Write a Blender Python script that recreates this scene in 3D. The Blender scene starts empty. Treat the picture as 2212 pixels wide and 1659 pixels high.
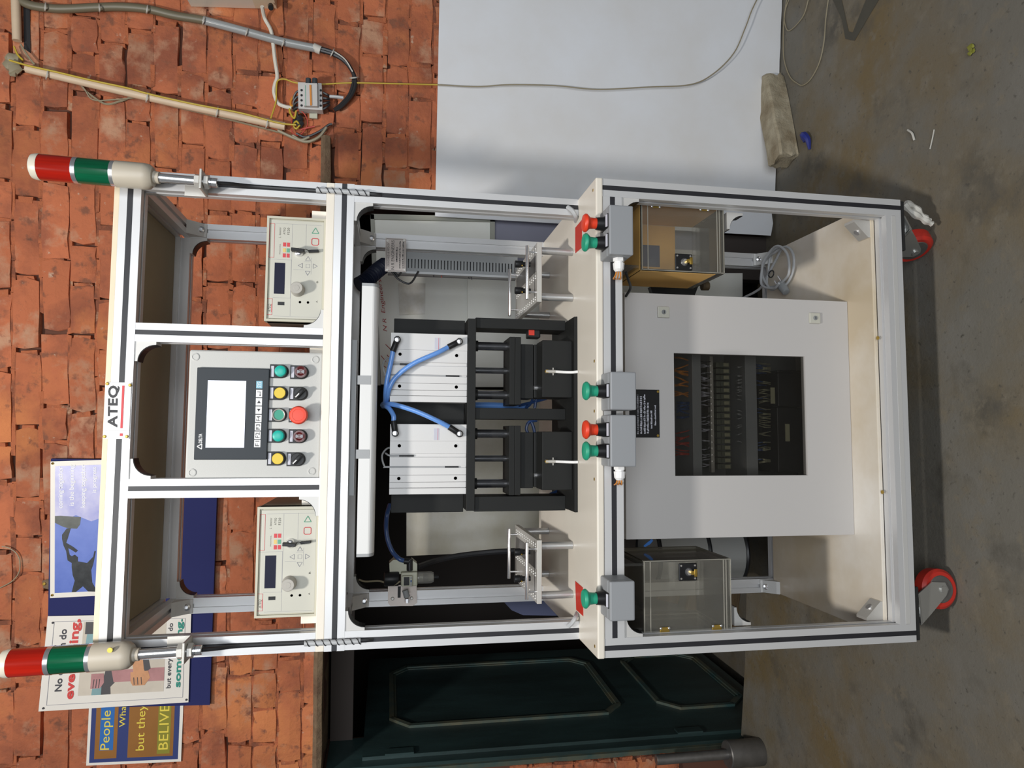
import bpy, bmesh, math, random
from mathutils import Vector, Matrix, Euler
random.seed(7)
S = bpy.context.scene
COL = S.collection
# ------------------------------------------------------------------ camera
F_PX, PITCH, YAW, ROLL = 1508.9421, 0.1747493, 0.0750997, 0.0179511
CAM = Vector((0.46376, -1.44414, 1.33980))
_fw = Vector((math.sin(YAW)*math.cos(PITCH), math.cos(YAW)*math.cos(PITCH), -math.sin(PITCH)))
_r = Vector((math.cos(YAW), -math.sin(YAW), 0)); _u = _r.cross(_fw)
RT = _r*math.cos(ROLL) + _u*math.sin(ROLL)
UP = -_r*math.sin(ROLL) + _u*math.cos(ROLL)
FW = _fw
cd = bpy.data.cameras.new('camera'); cam = bpy.data.objects.new('camera', cd); COL.objects.link(cam)
cd.sensor_width = 36.0; cd.lens = 36.0*F_PX/2212.0; cd.clip_start = 0.02; cd.clip_end = 60
ax, ay, az = -UP, RT, -FW                       # the photograph was taken with the camera turned on its side
cam.matrix_world = Matrix(((ax.x, ay.x, az.x, CAM.x), (ax.y, ay.y, az.y, CAM.y), (ax.z, ay.z, az.z, CAM.z), (0, 0, 0, 1)))
S.camera = cam
# ------------------------------------------------------------------ light and exposure
W = bpy.data.worlds.new('world'); S.world = W; W.use_nodes = True
bg = W.node_tree.nodes['Background']; bg.inputs[0].default_value = (0.85, 0.93, 1.0, 1); bg.inputs[1].default_value = 0.065
ld = bpy.data.lights.new('ceiling_lamp', 'AREA'); ld.shape = 'DISK'; ld.size = 0.20; ld.energy = 52; ld.color = (1.0, 0.96, 0.90)
lo = bpy.data.objects.new('ceiling_lamp', ld); COL.objects.link(lo)
lo.location = (0.12, -1.45, 3.25); lo.rotation_euler = (Vector((0.45, 0.5, 1.0)) - Vector(lo.location)).to_track_quat('-Z', 'Y').to_euler()
wd = bpy.data.lights.new('daylight_window', 'AREA'); wd.shape = 'RECTANGLE'; wd.size = 2.6; wd.size_y = 2.4; wd.energy = 104; wd.color = (0.90, 0.95, 1.0)
wo = bpy.data.objects.new('daylight_window', wd); COL.objects.link(wo); wo.location = (0.5, -3.9, 2.10)   # tall window in the wall behind the camera
wo.rotation_euler = (Vector((0.5, 0.3, 1.2)) - Vector(wo.location)).to_track_quat('-Z', 'Z').to_euler()
S.view_settings.view_transform = 'Standard'; S.view_settings.look = 'None'
S.view_settings.gamma = 1; S.view_settings.use_curve_mapping = False
S.view_settings.exposure = 0.0
# ------------------------------------------------------------------ measuring helpers: photo pixel -> point on a plane of the place
def ray(x, y):
    return FW + RT*(((1659-y)-829.5)/F_PX) - UP*((x-1106)/F_PX)
def hit(x, y, p0, n):
    d = ray(x, y); t = (Vector(p0)-CAM).dot(n)/d.dot(n); return CAM + d*t
def P(x, y, Y): return hit(x, y, (0, Y, 0), Vector((0, 1, 0)))
def PZ(x, y, Z): return hit(x, y, (0, 0, Z), Vector((0, 0, 1)))
WM, WB = -0.1116435, 0.9934723
_h = math.hypot(WM, 1); WA = Vector((1, WM, 0))/_h; WN = Vector((WM, -1, 0))/_h     # along the brick wall, and out of it into the room
WANG = math.atan(WM)
def PW(x, y, off=0.0): return hit(x, y, Vector((0, WB, 0)) + WN*off, WN)
def WP(s, z, off=0.0): return Vector((0, WB, 0)) + WA*s + WN*off + Vector((0, 0, z))
def ws(p): return (p - Vector((0, WB, 0))).dot(WA)
# ------------------------------------------------------------------ materials
def mat(name, col, rough=0.5, metal=0.0, var=0.0, vscale=8.0, bump=0.0, bscale=40.0, col2=None, emit=0.0, trans=0.0, alpha=1.0, spec=None, coat=0.0, rnd=0.0, ior=None, stretch=None):
    m = bpy.data.materials.new(name); m.use_nodes = True
    nt = m.node_tree; b = nt.nodes['Principled BSDF']; L = nt.links.new
    b.inputs['Base Color'].default_value = (*col, 1); b.inputs['Roughness'].default_value = rough; b.inputs['Metallic'].default_value = metal
    if spec is not None: b.inputs['Specular IOR Level'].default_value = spec
    if ior: b.inputs['IOR'].default_value = ior
    if coat: b.inputs['Coat Weight'].default_value = coat
    if trans: b.inputs['Transmission Weight'].default_value = trans
    if alpha < 1: b.inputs['Alpha'].default_value = alpha
    if emit:
        b.inputs['Emission Color'].default_value = (*col, 1); b.inputs['Emission Strength'].default_value = emit
    tc = None
    if var or bump or rnd:
        tc = nt.nodes.new('ShaderNodeTexCoord'); vec = tc.outputs['Object']
        if stretch:
            mp = nt.nodes.new('ShaderNodeMapping'); mp.inputs['Scale'].default_value = stretch; L(vec, mp.inputs[0]); vec = mp.outputs[0]
    if var or rnd:
        n = nt.nodes.new('ShaderNodeTexNoise'); n.inputs['Scale'].default_value = vscale; n.inputs['Detail'].default_value = 6; n.inputs['Roughness'].default_value = 0.6
        if rnd:
            oi = nt.nodes.new('ShaderNodeObjectInfo'); ad = nt.nodes.new('ShaderNodeVectorMath'); ad.operation = 'ADD'
            sc = nt.nodes.new('ShaderNodeVectorMath'); sc.operation = 'SCALE'; sc.inputs[0].default_value = (37.1, 17.3, 51.7); L(oi.outputs['Random'], sc.inputs['Scale'])
            L(vec, ad.inputs[0]); L(sc.outputs[0], ad.inputs[1]); L(ad.outputs[0], n.inputs['Vector'])
        else: L(vec, n.inputs['Vector'])
        rp = nt.nodes.new('ShaderNodeValToRGB'); rp.color_ramp.elements[0].position = 0.33; rp.color_ramp.elements[1].position = 0.68
        c2 = col2 if col2 else tuple(max(0, c*(1-var)) for c in col)
        rp.color_ramp.elements[0].color = (*col, 1); rp.color_ramp.elements[1].color = (*c2, 1)
        L(n.outputs['Fac'], rp.inputs[0]); out = rp.outputs[0]
        if rnd:
            hs = nt.nodes.new('ShaderNodeHueSaturation'); mr = nt.nodes.new('ShaderNodeMapRange'); mr.inputs[3].default_value = 1-rnd; mr.inputs[4].default_value = 1+rnd
            L(oi.outputs['Random'], mr.inputs[0]); L(mr.outputs[0], hs.inputs['Value']); L(out, hs.inputs['Color']); out = hs.outputs[0]
        L(out, b.inputs['Base Color'])
    if bump:
        n2 = nt.nodes.new('ShaderNodeTexNoise'); n2.inputs['Scale'].default_value = bscale; n2.inputs['Detail'].default_value = 8; n2.inputs['Roughness'].default_value = 0.65
        L(vec, n2.inputs['Vector']); bp = nt.nodes.new('ShaderNodeBump'); bp.inputs['Strength'].default_value = bump; bp.inputs['Distance'].default_value = 0.01
        L(n2.outputs['Fac'], bp.inputs['Height']); L(bp.outputs[0], b.inputs['Normal'])
    return m
M = {}
M['alu'] = mat('anodised_aluminium', (0.67, 0.67, 0.675), 0.38, 0.38, bump=0.02, bscale=400)
M['alu_dark'] = mat('cast_bracket', (0.58, 0.57, 0.55), 0.45, 0.2)
M['black_strip'] = mat('black_slot_strip', (0.018, 0.018, 0.022), 0.45)
M['black'] = mat('black_anodised', (0.014, 0.0145, 0.014), 0.55, bump=0.03, bscale=200, spec=0.22)
M['black_plastic'] = mat('black_plastic', (0.013, 0.013, 0.014), 0.40, spec=0.3)
M['rubber'] = mat('black_rubber', (0.012, 0.012, 0.012), 0.8)
M['cream'] = mat('cream_plastic_sheet', (0.83, 0.77, 0.67), 0.30, var=0.08, vscale=3)
M['cream_shelf'] = mat('stained_cream_sheet', (0.80, 0.76, 0.70), 0.22, col2=(0.58, 0.48, 0.34), var=0.2, vscale=2.2)
M['ply'] = mat('beige_board', (0.80, 0.68, 0.50), 0.6, var=0.1)
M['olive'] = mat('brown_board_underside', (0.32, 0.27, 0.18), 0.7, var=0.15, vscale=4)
M['tester'] = mat('warm_grey_casing', (0.53, 0.52, 0.45), 0.45)
M['tester_edge'] = mat('casing_rim', (0.52, 0.50, 0.40), 0.5)
M['tester_knob'] = mat('grey_knob', (0.42, 0.40, 0.36), 0.5)
M['panel'] = mat('light_grey_textured_paint', (0.52, 0.52, 0.50), 0.5, bump=0.10, bscale=500)
M['hmi'] = mat('slate_bezel', (0.040, 0.047, 0.055), 0.55, spec=0.25)
M['screen'] = mat('glare_screen', (0.80, 0.82, 0.97), 0.25, emit=0.34)  # glow on the blank screen stands in for daylight glare
M['key'] = mat('white_key', (0.80, 0.80, 0.80), 0.4)
M['key_blue'] = mat('pale_blue_key', (0.22, 0.47, 0.60), 0.4)
M['ink'] = mat('dark_ink', (0.03, 0.03, 0.035), 0.6)
M['ink_white'] = mat('white_ink', (0.85, 0.85, 0.85), 0.6)
M['ink_grey'] = mat('grey_ink', (0.30, 0.30, 0.33), 0.6)
M['ink_red'] = mat('red_ink', (0.60, 0.06, 0.07), 0.6)
M['ink_green'] = mat('green_ink', (0.12, 0.36, 0.24), 0.6)
M['ink_yellow'] = mat('yellow_ink', (0.70, 0.52, 0.18), 0.6)
M['pane'] = mat('dark_display_window', (0.010, 0.011, 0.030), 0.4, spec=0.15)
M['teal_lit'] = mat('turquoise_lens', (0.0, 0.42, 0.34), 0.35)
M['green_btn'] = mat('green_button', (0.0, 0.27, 0.17), 0.4)
M['mush_green'] = mat('green_mushroom', (0.02, 0.34, 0.20), 0.45)
M['yellow_btn'] = mat('yellow_button', (0.70, 0.50, 0.01), 0.4)
M['red_btn'] = mat('red_mushroom', (0.78, 0.055, 0.018), 0.42)
M['brown_lens'] = mat('dark_red_lens', (0.09, 0.012, 0.012), 0.15)
M['label_strip'] = mat('label_insert', (0.55, 0.55, 0.62), 0.5)
M['white'] = mat('white_plate', (0.86, 0.85, 0.84), 0.35)
M['chrome'] = mat('chrome', (0.86, 0.86, 0.88), 0.20, 0.88)
M['steel'] = mat('brushed_steel', (0.60, 0.58, 0.54), 0.36, 0.45, bump=0.03, bscale=300)
M['brass'] = mat('brass', (0.50, 0.33, 0.07), 0.32, 0.8)
M['tower_base'] = mat('beige_plastic', (0.47, 0.42, 0.34), 0.4)
M['tower_cap'] = mat('off_white_plastic', (0.60, 0.56, 0.47), 0.35)
M['lens_red'] = mat('red_lens', (0.46, 0.014, 0.005), 0.12, var=0.5, vscale=30, stretch=(1, 1, 0.05), coat=0.5)
M['lens_green'] = mat('green_lens', (0.003, 0.12, 0.05), 0.12, var=0.6, vscale=40, stretch=(1, 1, 0.05), coat=0.5)
M['lamp_body'] = mat('white_lamp_housing', (0.74, 0.74, 0.73), 0.4)
M['lamp_grey'] = mat('grey_clip', (0.36, 0.37, 0.38), 0.5)
M['cyl'] = mat('silver_cylinder_body', (0.64, 0.63, 0.62), 0.45, 0.1, bump=0.02, bscale=300)
M['blue_hose'] = mat('blue_air_hose', (0.14, 0.32, 0.75), 0.25, coat=0.3)
M['blue_dark'] = mat('dark_blue_hose', (0.03, 0.07, 0.20), 0.3)
M['hose_dark'] = mat('blackish_blue_hose', (0.010, 0.016, 0.040), 0.5)
M['grey_box'] = mat('grey_enclosure', (0.29, 0.30, 0.315), 0.5, bump=0.04, bscale=600)
M['grey_cabinet'] = mat('pale_grey_powder_coat', (0.52, 0.50, 0.485), 0.5, bump=0.04, bscale=500)
M['duct'] = mat('grey_duct_plastic', (0.25, 0.26, 0.265), 0.5)
M['cable_grey'] = mat('grey_cable', (0.45, 0.46, 0.47), 0.45)
M['cable_white'] = mat('white_cable', (0.66, 0.62, 0.54), 0.5)
M['cable_black'] = mat('black_cable', (0.02, 0.02, 0.022), 0.4)
M['wire_yellow'] = mat('yellow_wire', (0.50, 0.36, 0.03), 0.5)
M['wire_orange'] = mat('orange_wire', (0.60, 0.22, 0.03), 0.5)
M['wire_red'] = mat('red_wire', (0.45, 0.05, 0.03), 0.5)
M['wire_drab'] = mat('drab_wire', (0.28, 0.24, 0.16), 0.5)
M['sleeve_drab'] = mat('dusty_sleeving', (0.15, 0.13, 0.085), 0.45)
M['sleeve_clear'] = mat('clear_grey_sleeving', (0.30, 0.31, 0.31), 0.18)
M['sticker_red'] = mat('red_sticker', (0.58, 0.030, 0.012), 0.5)
def clear(name, tint, haze, gloss=1.0, rough=0.05, hazecol=(0.6, 0.58, 0.52)):
    m = bpy.data.materials.new(name); m.use_nodes = True; nt = m.node_tree; nt.nodes.clear(); L = nt.links.new
    o = nt.nodes.new('ShaderNodeOutputMaterial'); t = nt.nodes.new('ShaderNodeBsdfTransparent'); t.inputs[0].default_value = (*tint, 1)
    g = nt.nodes.new('ShaderNodeBsdfGlossy'); g.inputs['Roughness'].default_value = rough
    d = nt.nodes.new('ShaderNodeBsdfDiffuse'); d.inputs[0].default_value = (*hazecol, 1)
    fr = nt.nodes.new('ShaderNodeFresnel'); fr.inputs[0].default_value = 1.49
    ma = nt.nodes.new('ShaderNodeMath'); ma.operation = 'MULTIPLY'; ma.use_clamp = True; ma.inputs[1].default_value = gloss; L(fr.outputs[0], ma.inputs[0])
    m1 = nt.nodes.new('ShaderNodeMixShader'); m1.inputs[0].default_value = haze; L(t.outputs[0], m1.inputs[1]); L(d.outputs[0], m1.inputs[2])
    mx = nt.nodes.new('ShaderNodeMixShader'); L(ma.outputs[0], mx.inputs[0]); L(m1.outputs[0], mx.inputs[1]); L(g.outputs[0], mx.inputs[2]); L(mx.outputs[0], o.inputs[0])
    return m
def worldmat(name, cols, rough, bumps, oi=0.0, spec=0.3):
    """colour layers laid over each other by noise on the position in the place: cols = [(rgb, noise scale, low, high), ...]"""
    m = bpy.data.materials.new(name); m.use_nodes = True; nt = m.node_tree; b = nt.nodes['Principled BSDF']; L = nt.links.new
    b.inputs['Roughness'].default_value = rough; b.inputs['Specular IOR Level'].default_value = spec
    ge = nt.nodes.new('ShaderNodeNewGeometry'); cur = None
    for k, (c, sc, lo_, hi_) in enumerate(cols):
        if cur is None:
            v = nt.nodes.new('ShaderNodeRGB'); v.outputs[0].default_value = (*c, 1); cur = v.outputs[0]; continue
        n = nt.nodes.new('ShaderNodeTexNoise'); n.inputs['Scale'].default_value = sc; n.inputs['Detail'].default_value = 7; n.inputs['Roughness'].default_value = 0.62
        mp = nt.nodes.new('ShaderNodeMapping'); mp.inputs['Location'].default_value = (3.1*k, 1.7*k, .9*k); L(ge.outputs['Position'], mp.inputs[0]); L(mp.outputs[0], n.inputs['Vector'])
        mr = nt.nodes.new('ShaderNodeMapRange'); mr.inputs[1].default_value = lo_; mr.inputs[2].default_value = hi_; mr.clamp = True; L(n.outputs['Fac'], mr.inputs[0])
        mx = nt.nodes.new('ShaderNodeMix'); mx.data_type = 'RGBA'; L(mr.outputs[0], mx.inputs[0]); L(cur, mx.inputs[6]); mx.inputs[7].default_value = (*c, 1); cur = mx.outputs[2]
    if oi:
        o = nt.nodes.new('ShaderNodeObjectInfo'); hs = nt.nodes.new('ShaderNodeHueSaturation'); m1 = nt.nodes.new('ShaderNodeMapRange'); m1.inputs[3].default_value = 1-oi; m1.inputs[4].default_value = 1+oi
        L(o.outputs['Random'], m1.inputs[0]); L(m1.outputs[0], hs.inputs['Value']); L(cur, hs.inputs['Color']); cur = hs.outputs[0]
    L(cur, b.inputs['Base Color']); prev = None
    for sc, st, di in bumps:
        n = nt.nodes.new('ShaderNodeTexNoise'); n.inputs['Scale'].default_value = sc; n.inputs['Detail'].default_value = 8; n.inputs['Roughness'].default_value = 0.6; L(ge.outputs['Position'], n.inputs['Vector'])
        bp = nt.nodes.new('ShaderNodeBump'); bp.inputs['Strength'].default_value = st; bp.inputs['Distance'].default_value = di; L(n.outputs['Fac'], bp.inputs['Height'])
        if prev is not None: L(prev, bp.inputs['Normal'])
        prev = bp.outputs[0]
    if prev is not None: L(prev, b.inputs['Normal'])
    return m
M['acrylic'] = clear('clear_acrylic', (0.94, 0.93, 0.90), 0.075)
M['acrylic_edge'] = clear('acrylic_cut_edge', (0.80, 0.76, 0.66), 0.40)
M['window_pane'] = clear('smoky_window', (0.70, 0.69, 0.67), 0.004, 0.6)
M['bowl'] = clear('hazy_bowl', (0.80, 0.80, 0.72), 0.30)
M['kraft'] = mat('brown_kraft_paper', (0.72, 0.42, 0.12), 0.7, var=0.12, vscale=10)
M['name_plate'] = mat('etched_plate', (0.52, 0.46, 0.42), 0.35, 0.6, var=0.2, vscale=20)
M['navy'] = mat('navy_felt', (0.014, 0.018, 0.10), 0.9, bump=0.05, bscale=300)
M['paper'] = mat('poster_paper', (0.78, 0.74, 0.68), 0.45, var=0.05)
M['sky_print'] = mat('printed_sky', (0.10, 0.16, 0.50), 0.28, col2=(0.17, 0.24, 0.62), var=0.2, vscale=9, coat=0.4)
M['cloud_print'] = mat('printed_cloud', (0.62, 0.60, 0.78), 0.3, col2=(0.30, 0.32, 0.66), var=0.3, vscale=11, coat=0.4)
M['rock_print'] = mat('printed_rock', (0.12, 0.13, 0.12), 0.3, var=0.4, vscale=30)
M['figure_print'] = mat('printed_climber', (0.05, 0.055, 0.06), 0.3, var=0.5, vscale=40)
M['sand_print'] = mat('printed_beige', (0.62, 0.55, 0.46), 0.5, var=0.12, vscale=14)
M['skin_a'] = mat('printed_arm_pink', (0.50, 0.25, 0.25), 0.5, var=0.25, vscale=20)
M['skin_b'] = mat('printed_arm_orange', (0.66, 0.33, 0.17), 0.5, var=0.25, vscale=20)
M['sleeve_dark'] = mat('printed_sleeve', (0.08, 0.075, 0.08), 0.6)
M['sleeve_blue'] = mat('printed_blue_sleeve', (0.24, 0.40, 0.42), 0.6, var=0.2, vscale=16)
M['print_red'] = mat('printed_red', (0.62, 0.06, 0.055), 0.5)
M['print_green'] = mat('printed_green', (0.03, 0.26, 0.20), 0.5)
M['print_dark'] = mat('printed_dark', (0.06, 0.06, 0.07), 0.5)
M['print_blue'] = mat('printed_bright_blue', (0.03, 0.14, 0.42), 0.45)
M['print_navy'] = mat('printed_navy', (0.035, 0.05, 0.17), 0.45)
M['print_brown'] = mat('printed_brown', (0.30, 0.13, 0.03), 0.45, var=0.15, vscale=8)
M['print_olive'] = mat('printed_olive', (0.24, 0.22, 0.03), 0.45)
M['print_yellow'] = mat('printed_yellow', (0.75, 0.60, 0.08), 0.5)
M['conduit'] = mat('pvc_conduit', (0.62, 0.48, 0.34), 0.5, var=0.08, vscale=20)
M['lintel'] = mat('weathered_stone', (0.13, 0.075, 0.045), 0.85, col2=(0.24, 0.17, 0.10), var=0.4, vscale=18, bump=0.8, bscale=30)
BR_L = [((0.44, 0.135, 0.062), 0, 0, 0), ((0.26, 0.082, 0.045), 5.0, .46, .64), ((0.53, 0.185, 0.070), 2.4, .50, .66), ((0.44, 0.235, 0.145), 7.0, .54, .66), ((0.22, 0.085, 0.05), 26.0, .56, .68), ((0.10, 0.05, 0.035), 13.0, .66, .74), ((0.48, 0.33, 0.24), 30.0, .66, .74)]
M['brick'] = worldmat('red_washed_brick', BR_L, 0.85, ((22, .55, .012), (90, .35, .006)), 0.14)
M['mortar'] = worldmat('red_washed_mortar', [((0.42, 0.13, 0.058), 0, 0, 0), ((0.20, 0.07, 0.04), 12.0, .46, .60), ((0.44, 0.27, 0.17), 20.0, .60, .70)], 0.9, ((40, .7, .012), (120, .4, .006)))
M['joint_dark'] = mat('open_joint', (0.11, 0.045, 0.028), 0.95)
M['door'] = mat('dark_green_paint', (0.016, 0.027, 0.026), 0.38, col2=(0.03, 0.06, 0.06), var=0.5, vscale=5, bump=0.12, bscale=60, stretch=(1, 1, 0.3))
M['door_edge'] = mat('pale_moulding', (0.10, 0.095, 0.06), 0.5, col2=(0.03, 0.07, 0.07), var=0.3, vscale=12)  # mouldings and frame bead paler than the door leaf
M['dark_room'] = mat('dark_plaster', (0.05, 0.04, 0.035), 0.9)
M['floor'] = worldmat('worn_concrete', [((0.160, 0.148, 0.124), 0, 0, 0), ((0.165, 0.122, 0.062), 1.7, .46, .64), ((0.185, 0.175, 0.155), 3.3, .52, .70), ((0.095, 0.086, 0.070), 5.5, .54, .72), ((0.185, 0.16, 0.12), 24.0, .54, .70), ((0.08, 0.073, 0.06), 60.0, .60, .72)], 0.7, ((30, .25, .006), (150, .25, .003)), 0, 0.35)
M['stain'] = mat('oil_stain', (0.075, 0.068, 0.05), 0.7, var=0.2)
M['board_white'] = mat('white_laminate', (0.74, 0.76, 0.80), 0.25, col2=(0.68, 0.67, 0.66), var=0.1, vscale=2.5, bump=0.03, bscale=5)
M['board_grey'] = mat('dusty_whiteboard', (0.86, 0.86, 0.81), 0.4, col2=(0.80, 0.79, 0.71), var=0.1, vscale=4)
M['board_frame'] = mat('board_frame', (0.34, 0.34, 0.29), 0.5)
M['board_cloth'] = mat('waxy_sheet', (0.80, 0.77, 0.68), 0.3, col2=(0.66, 0.61, 0.47), var=0.2, vscale=7, bump=0.15, bscale=10)
M['lavender'] = mat('lavender_board', (0.26, 0.26, 0.33), 0.5, var=0.06)
M['glare_patch'] = mat('painted_glare', (0.80, 0.78, 0.74), 0.25, col2=(0.55, 0.51, 0.42), var=0.3, vscale=14)  # bright patch paints a glare on the whiteboard
M['marker_red'] = mat('red_marker', (0.42, 0.035, 0.03), 0.5)
M['stone'] = mat('dusty_stone', (0.42, 0.37, 0.27), 0.85, col2=(0.24, 0.19, 0.12), var=0.4, vscale=16, bump=0.8, bscale=30)
M['blue_wrap'] = mat('blue_plastic', (0.02, 0.03, 0.20), 0.35)
M['leaf'] = mat('dry_green', (0.22, 0.22, 0.03), 0.7)
M['scrap'] = mat('pale_scrap', (0.55, 0.53, 0.48), 0.6)
M['rod'] = mat('dark_steel_rod', (0.26, 0.26, 0.27), 0.16, 0.92)
M['satin'] = mat('satin_steel', (0.50, 0.50, 0.50), 0.34, 0.7)
M['shaft'] = mat('dull_steel', (0.26, 0.25, 0.24), 0.42, 0.75, var=0.3, vscale=20)
M['cloth_blue'] = mat('navy_plastic_sheet', (0.05, 0.06, 0.12), 0.6)
M['wood_dark'] = mat('dark_plank', (0.10, 0.065, 0.03), 0.7, var=0.5, vscale=8, stretch=(0.6, 6, 6), bump=0.3, bscale=20)
M['urethane'] = mat('red_urethane', (0.50, 0.028, 0.018), 0.4)
M['zinc'] = mat('zinc_plate', (0.50, 0.50, 0.48), 0.34, 0.75)
M['reg_body'] = mat('pale_green_grey_plastic', (0.46, 0.46, 0.36), 0.5)
M['pin'] = mat('light_pin', (0.80, 0.80, 0.78), 0.3)
M['relay'] = mat('relay_grey', (0.10, 0.11, 0.085), 0.5)
M['relay_label'] = mat('relay_label', (0.34, 0.33, 0.22), 0.5)
M['foam'] = mat('grey_carton', (0.42, 0.42, 0.40), 0.6)
# ------------------------------------------------------------------ mesh helpers
class MB:
    def __init__(s): s.bm = bmesh.new()
    def _add(s, t, mtx=None):
        if mtx is not None: bmesh.ops.transform(t, matrix=mtx, verts=t.verts)
        me = bpy.data.meshes.new('t'); t.to_mesh(me); t.free(); s.bm.from_mesh(me); bpy.data.meshes.remove(me); return s
    def box(s, x0, x1, y0, y1, z0, z1, bev=0.0, mtx=None, seg=2):
        t = bmesh.new(); bmesh.ops.create_cube(t, size=1)
        for v in t.verts: v.co = Vector(((x0+x1)/2+v.co.x*(x1-x0), (y0+y1)/2+v.co.y*(y1-y0), (z0+z1)/2+v.co.z*(z1-z0)))
        if bev: bmesh.ops.bevel(t, geom=t.edges[:], offset=bev, segments=seg, profile=0.5, affect='EDGES')
        return s._add(t, mtx)
    def cyl(s, a, b, r0, r1=None, n=20, bev=0.0):
        a, b = Vector(a), Vector(b); r1 = r0 if r1 is None else r1; t = bmesh.new()
        bmesh.ops.create_cone(t, cap_ends=True, segments=n, radius1=r0, radius2=r1, depth=(b-a).length)
        if bev:
            ed = [e for e in t.edges if abs(e.verts[0].co.z-e.verts[1].co.z) < 1e-6]
            bmesh.ops.bevel(t, geom=ed, offset=bev, segments=2, profile=0.5, affect='EDGES')
        return s._add(t, Matrix.Translation((a+b)/2) @ (b-a).to_track_quat('Z', 'Y').to_matrix().to_4x4())
    def lathe(s, prof, o, d, n=24):                                 # prof: (radius, height along d)
        o, d = Vector(o), Vector(d).normalized(); q = d.to_track_quat('Z', 'Y').to_matrix(); t = bmesh.new(); rings = []
        for r, h in prof:
            if r < 1e-6: rings.append([t.verts.new(o + d*h)])
            else: rings.append([t.verts.new(o + q @ Vector((r*math.cos(2*math.pi*k/n), r*math.sin(2*math.pi*k/n), h))) for k in range(n)])
        for A, B in zip(rings, rings[1:]):
            for k in range(n):
                k2 = (k+1) % n
                if len(A) == 1 and len(B) == 1: continue
                if len(A) == 1: t.faces.new((A[0], B[k2], B[k]))
                elif len(B) == 1: t.faces.new((A[k], A[k2], B[0]))
                else: t.faces.new((A[k], A[k2], B[k2], B[k]))
        if len(rings[0]) > 1: t.faces.new(rings[0][::-1])
        if len(rings[-1]) > 1: t.faces.new(rings[-1])
        bmesh.ops.recalc_face_normals(t, faces=t.faces); return s._add(t)
    def tube(s, pts, r, n=8, sub=6, smooth=True):
        pts = [Vector(p) for p in pts]
        if smooth and len(pts) > 2:
            o = []; q = [pts[0]*2-pts[1]] + pts + [pts[-1]*2-pts[-2]]
            for i in range(1, len(q)-2):
                for k in range(sub):
                    u = k/sub; p0, p1, p2, p3 = q[i-1], q[i], q[i+1], q[i+2]
                    o.append(0.5*((2*p1)+(p2-p0)*u+(2*p0-5*p1+4*p2-p3)*u*u+(3*p1-p0-3*p2+p3)*u**3))
            o.append(pts[-1]); pts = o
        t = bmesh.new(); rings = []; nrm = None
        for i, p in enumerate(pts):
            d = (pts[min(i+1, len(pts)-1)]-pts[max(i-1, 0)]).normalized()
            if nrm is None: nrm = d.orthogonal().normalized()
            nrm = (nrm - d*nrm.dot(d)); nrm = nrm.normalized() if nrm.length > 1e-6 else d.orthogonal().normalized()
            b = d.cross(nrm); rr = r if not callable(r) else r(i/(len(pts)-1))
            rings.append([t.verts.new(p + (nrm*math.cos(2*math.pi*k/n)+b*math.sin(2*math.pi*k/n))*rr) for k in range(n)])
        for A, B in zip(rings, rings[1:]):
            for k in range(n): t.faces.new((A[k], A[(k+1) % n], B[(k+1) % n], B[k]))
        t.faces.new(rings[0][::-1]); t.faces.new(rings[-1]); bmesh.ops.recalc_face_normals(t, faces=t.faces); return s._add(t)
    def prism(s, pts, ext):                                         # planar polygon of 3-D points pushed along ext
        t = bmesh.new(); a = [t.verts.new(Vector(p)) for p in pts]; b = [t.verts.new(Vector(p)+Vector(ext)) for p in pts]; n = len(a)
        t.faces.new(a); t.faces.new(b[::-1])
        for k in range(n): t.faces.new((a[k], a[(k+1) % n], b[(k+1) % n], b[k]))
        bmesh.ops.recalc_face_normals(t, faces=t.faces); return s._add(t)
    def face(s, pts):
        t = bmesh.new(); t.faces.new([t.verts.new(Vector(p)) for p in pts]); return s._add(t)
    def ball(s, c, r, sc=(1, 1, 1), seg=16):
        t = bmesh.new(); bmesh.ops.create_uvsphere(t, u_segments=seg, v_segments=seg//2, radius=r)
        return s._add(t, Matrix.Translation(c) @ Matrix.Diagonal((*sc, 1)))
    def ico(s, c, r, sc=(1, 1, 1), sub=2, jit=0.0):
        t = bmesh.new(); bmesh.ops.create_icosphere(t, subdivisions=sub, radius=r)
        for v in t.verts: v.co *= 1+random.uniform(-jit, jit)
        return s._add(t, Matrix.Translation(c) @ Matrix.Diagonal((*sc, 1)))
    def profile(s, axis, a0, a1, c1, c2, size=0.04, slot=0.010, dep=0.006):   # slotted aluminium extrusion along an axis
        h = size/2; w = slot/2; q = []
        base = [(-h, -h), (-w, -h), (-w, -h+dep), (w, -h+dep), (w, -h)]
        for k in range(4):
            c, sn = [(1, 0), (0, 1), (-1, 0), (0, -1)][k]
            for (u, v) in base: q.append((u*c-v*sn, u*sn+v*c))
        f = {'X': lambda u, v: (a0, c1+u, c2+v), 'Y': lambda u, v: (c1+u, a0, c2+v), 'Z': lambda u, v: (c1+u, c2+v, a0)}[axis]
        e = {'X': (a1-a0, 0, 0), 'Y': (0, a1-a0, 0), 'Z': (0, 0, a1-a0)}[axis]
        return s.prism([f(u, v) for u, v in q], e)
    def build(s, name, m, parent=None, smooth=False, label=None):
        me = bpy.data.meshes.new(name); s.bm.to_mesh(me); s.bm.free(); me.materials.append(m)
        if smooth:
            for p in me.polygons: p.use_smooth = True
            try: me.set_sharp_from_angle(angle=math.radians(38))
            except Exception: pass
        o = bpy.data.objects.new(name, me); COL.objects.link(o); attach(o, parent)
        if label: o['label'] = label
        return o
def attach(o, parent):
    if parent is None: return
    o.parent = parent
    w = Vector((0, 0, 0)); p = parent
    w = LOC.get(p.name, Vector((0, 0, 0)))
    o.matrix_parent_inverse = Matrix.Translation(-w)
LOC = {}
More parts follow.
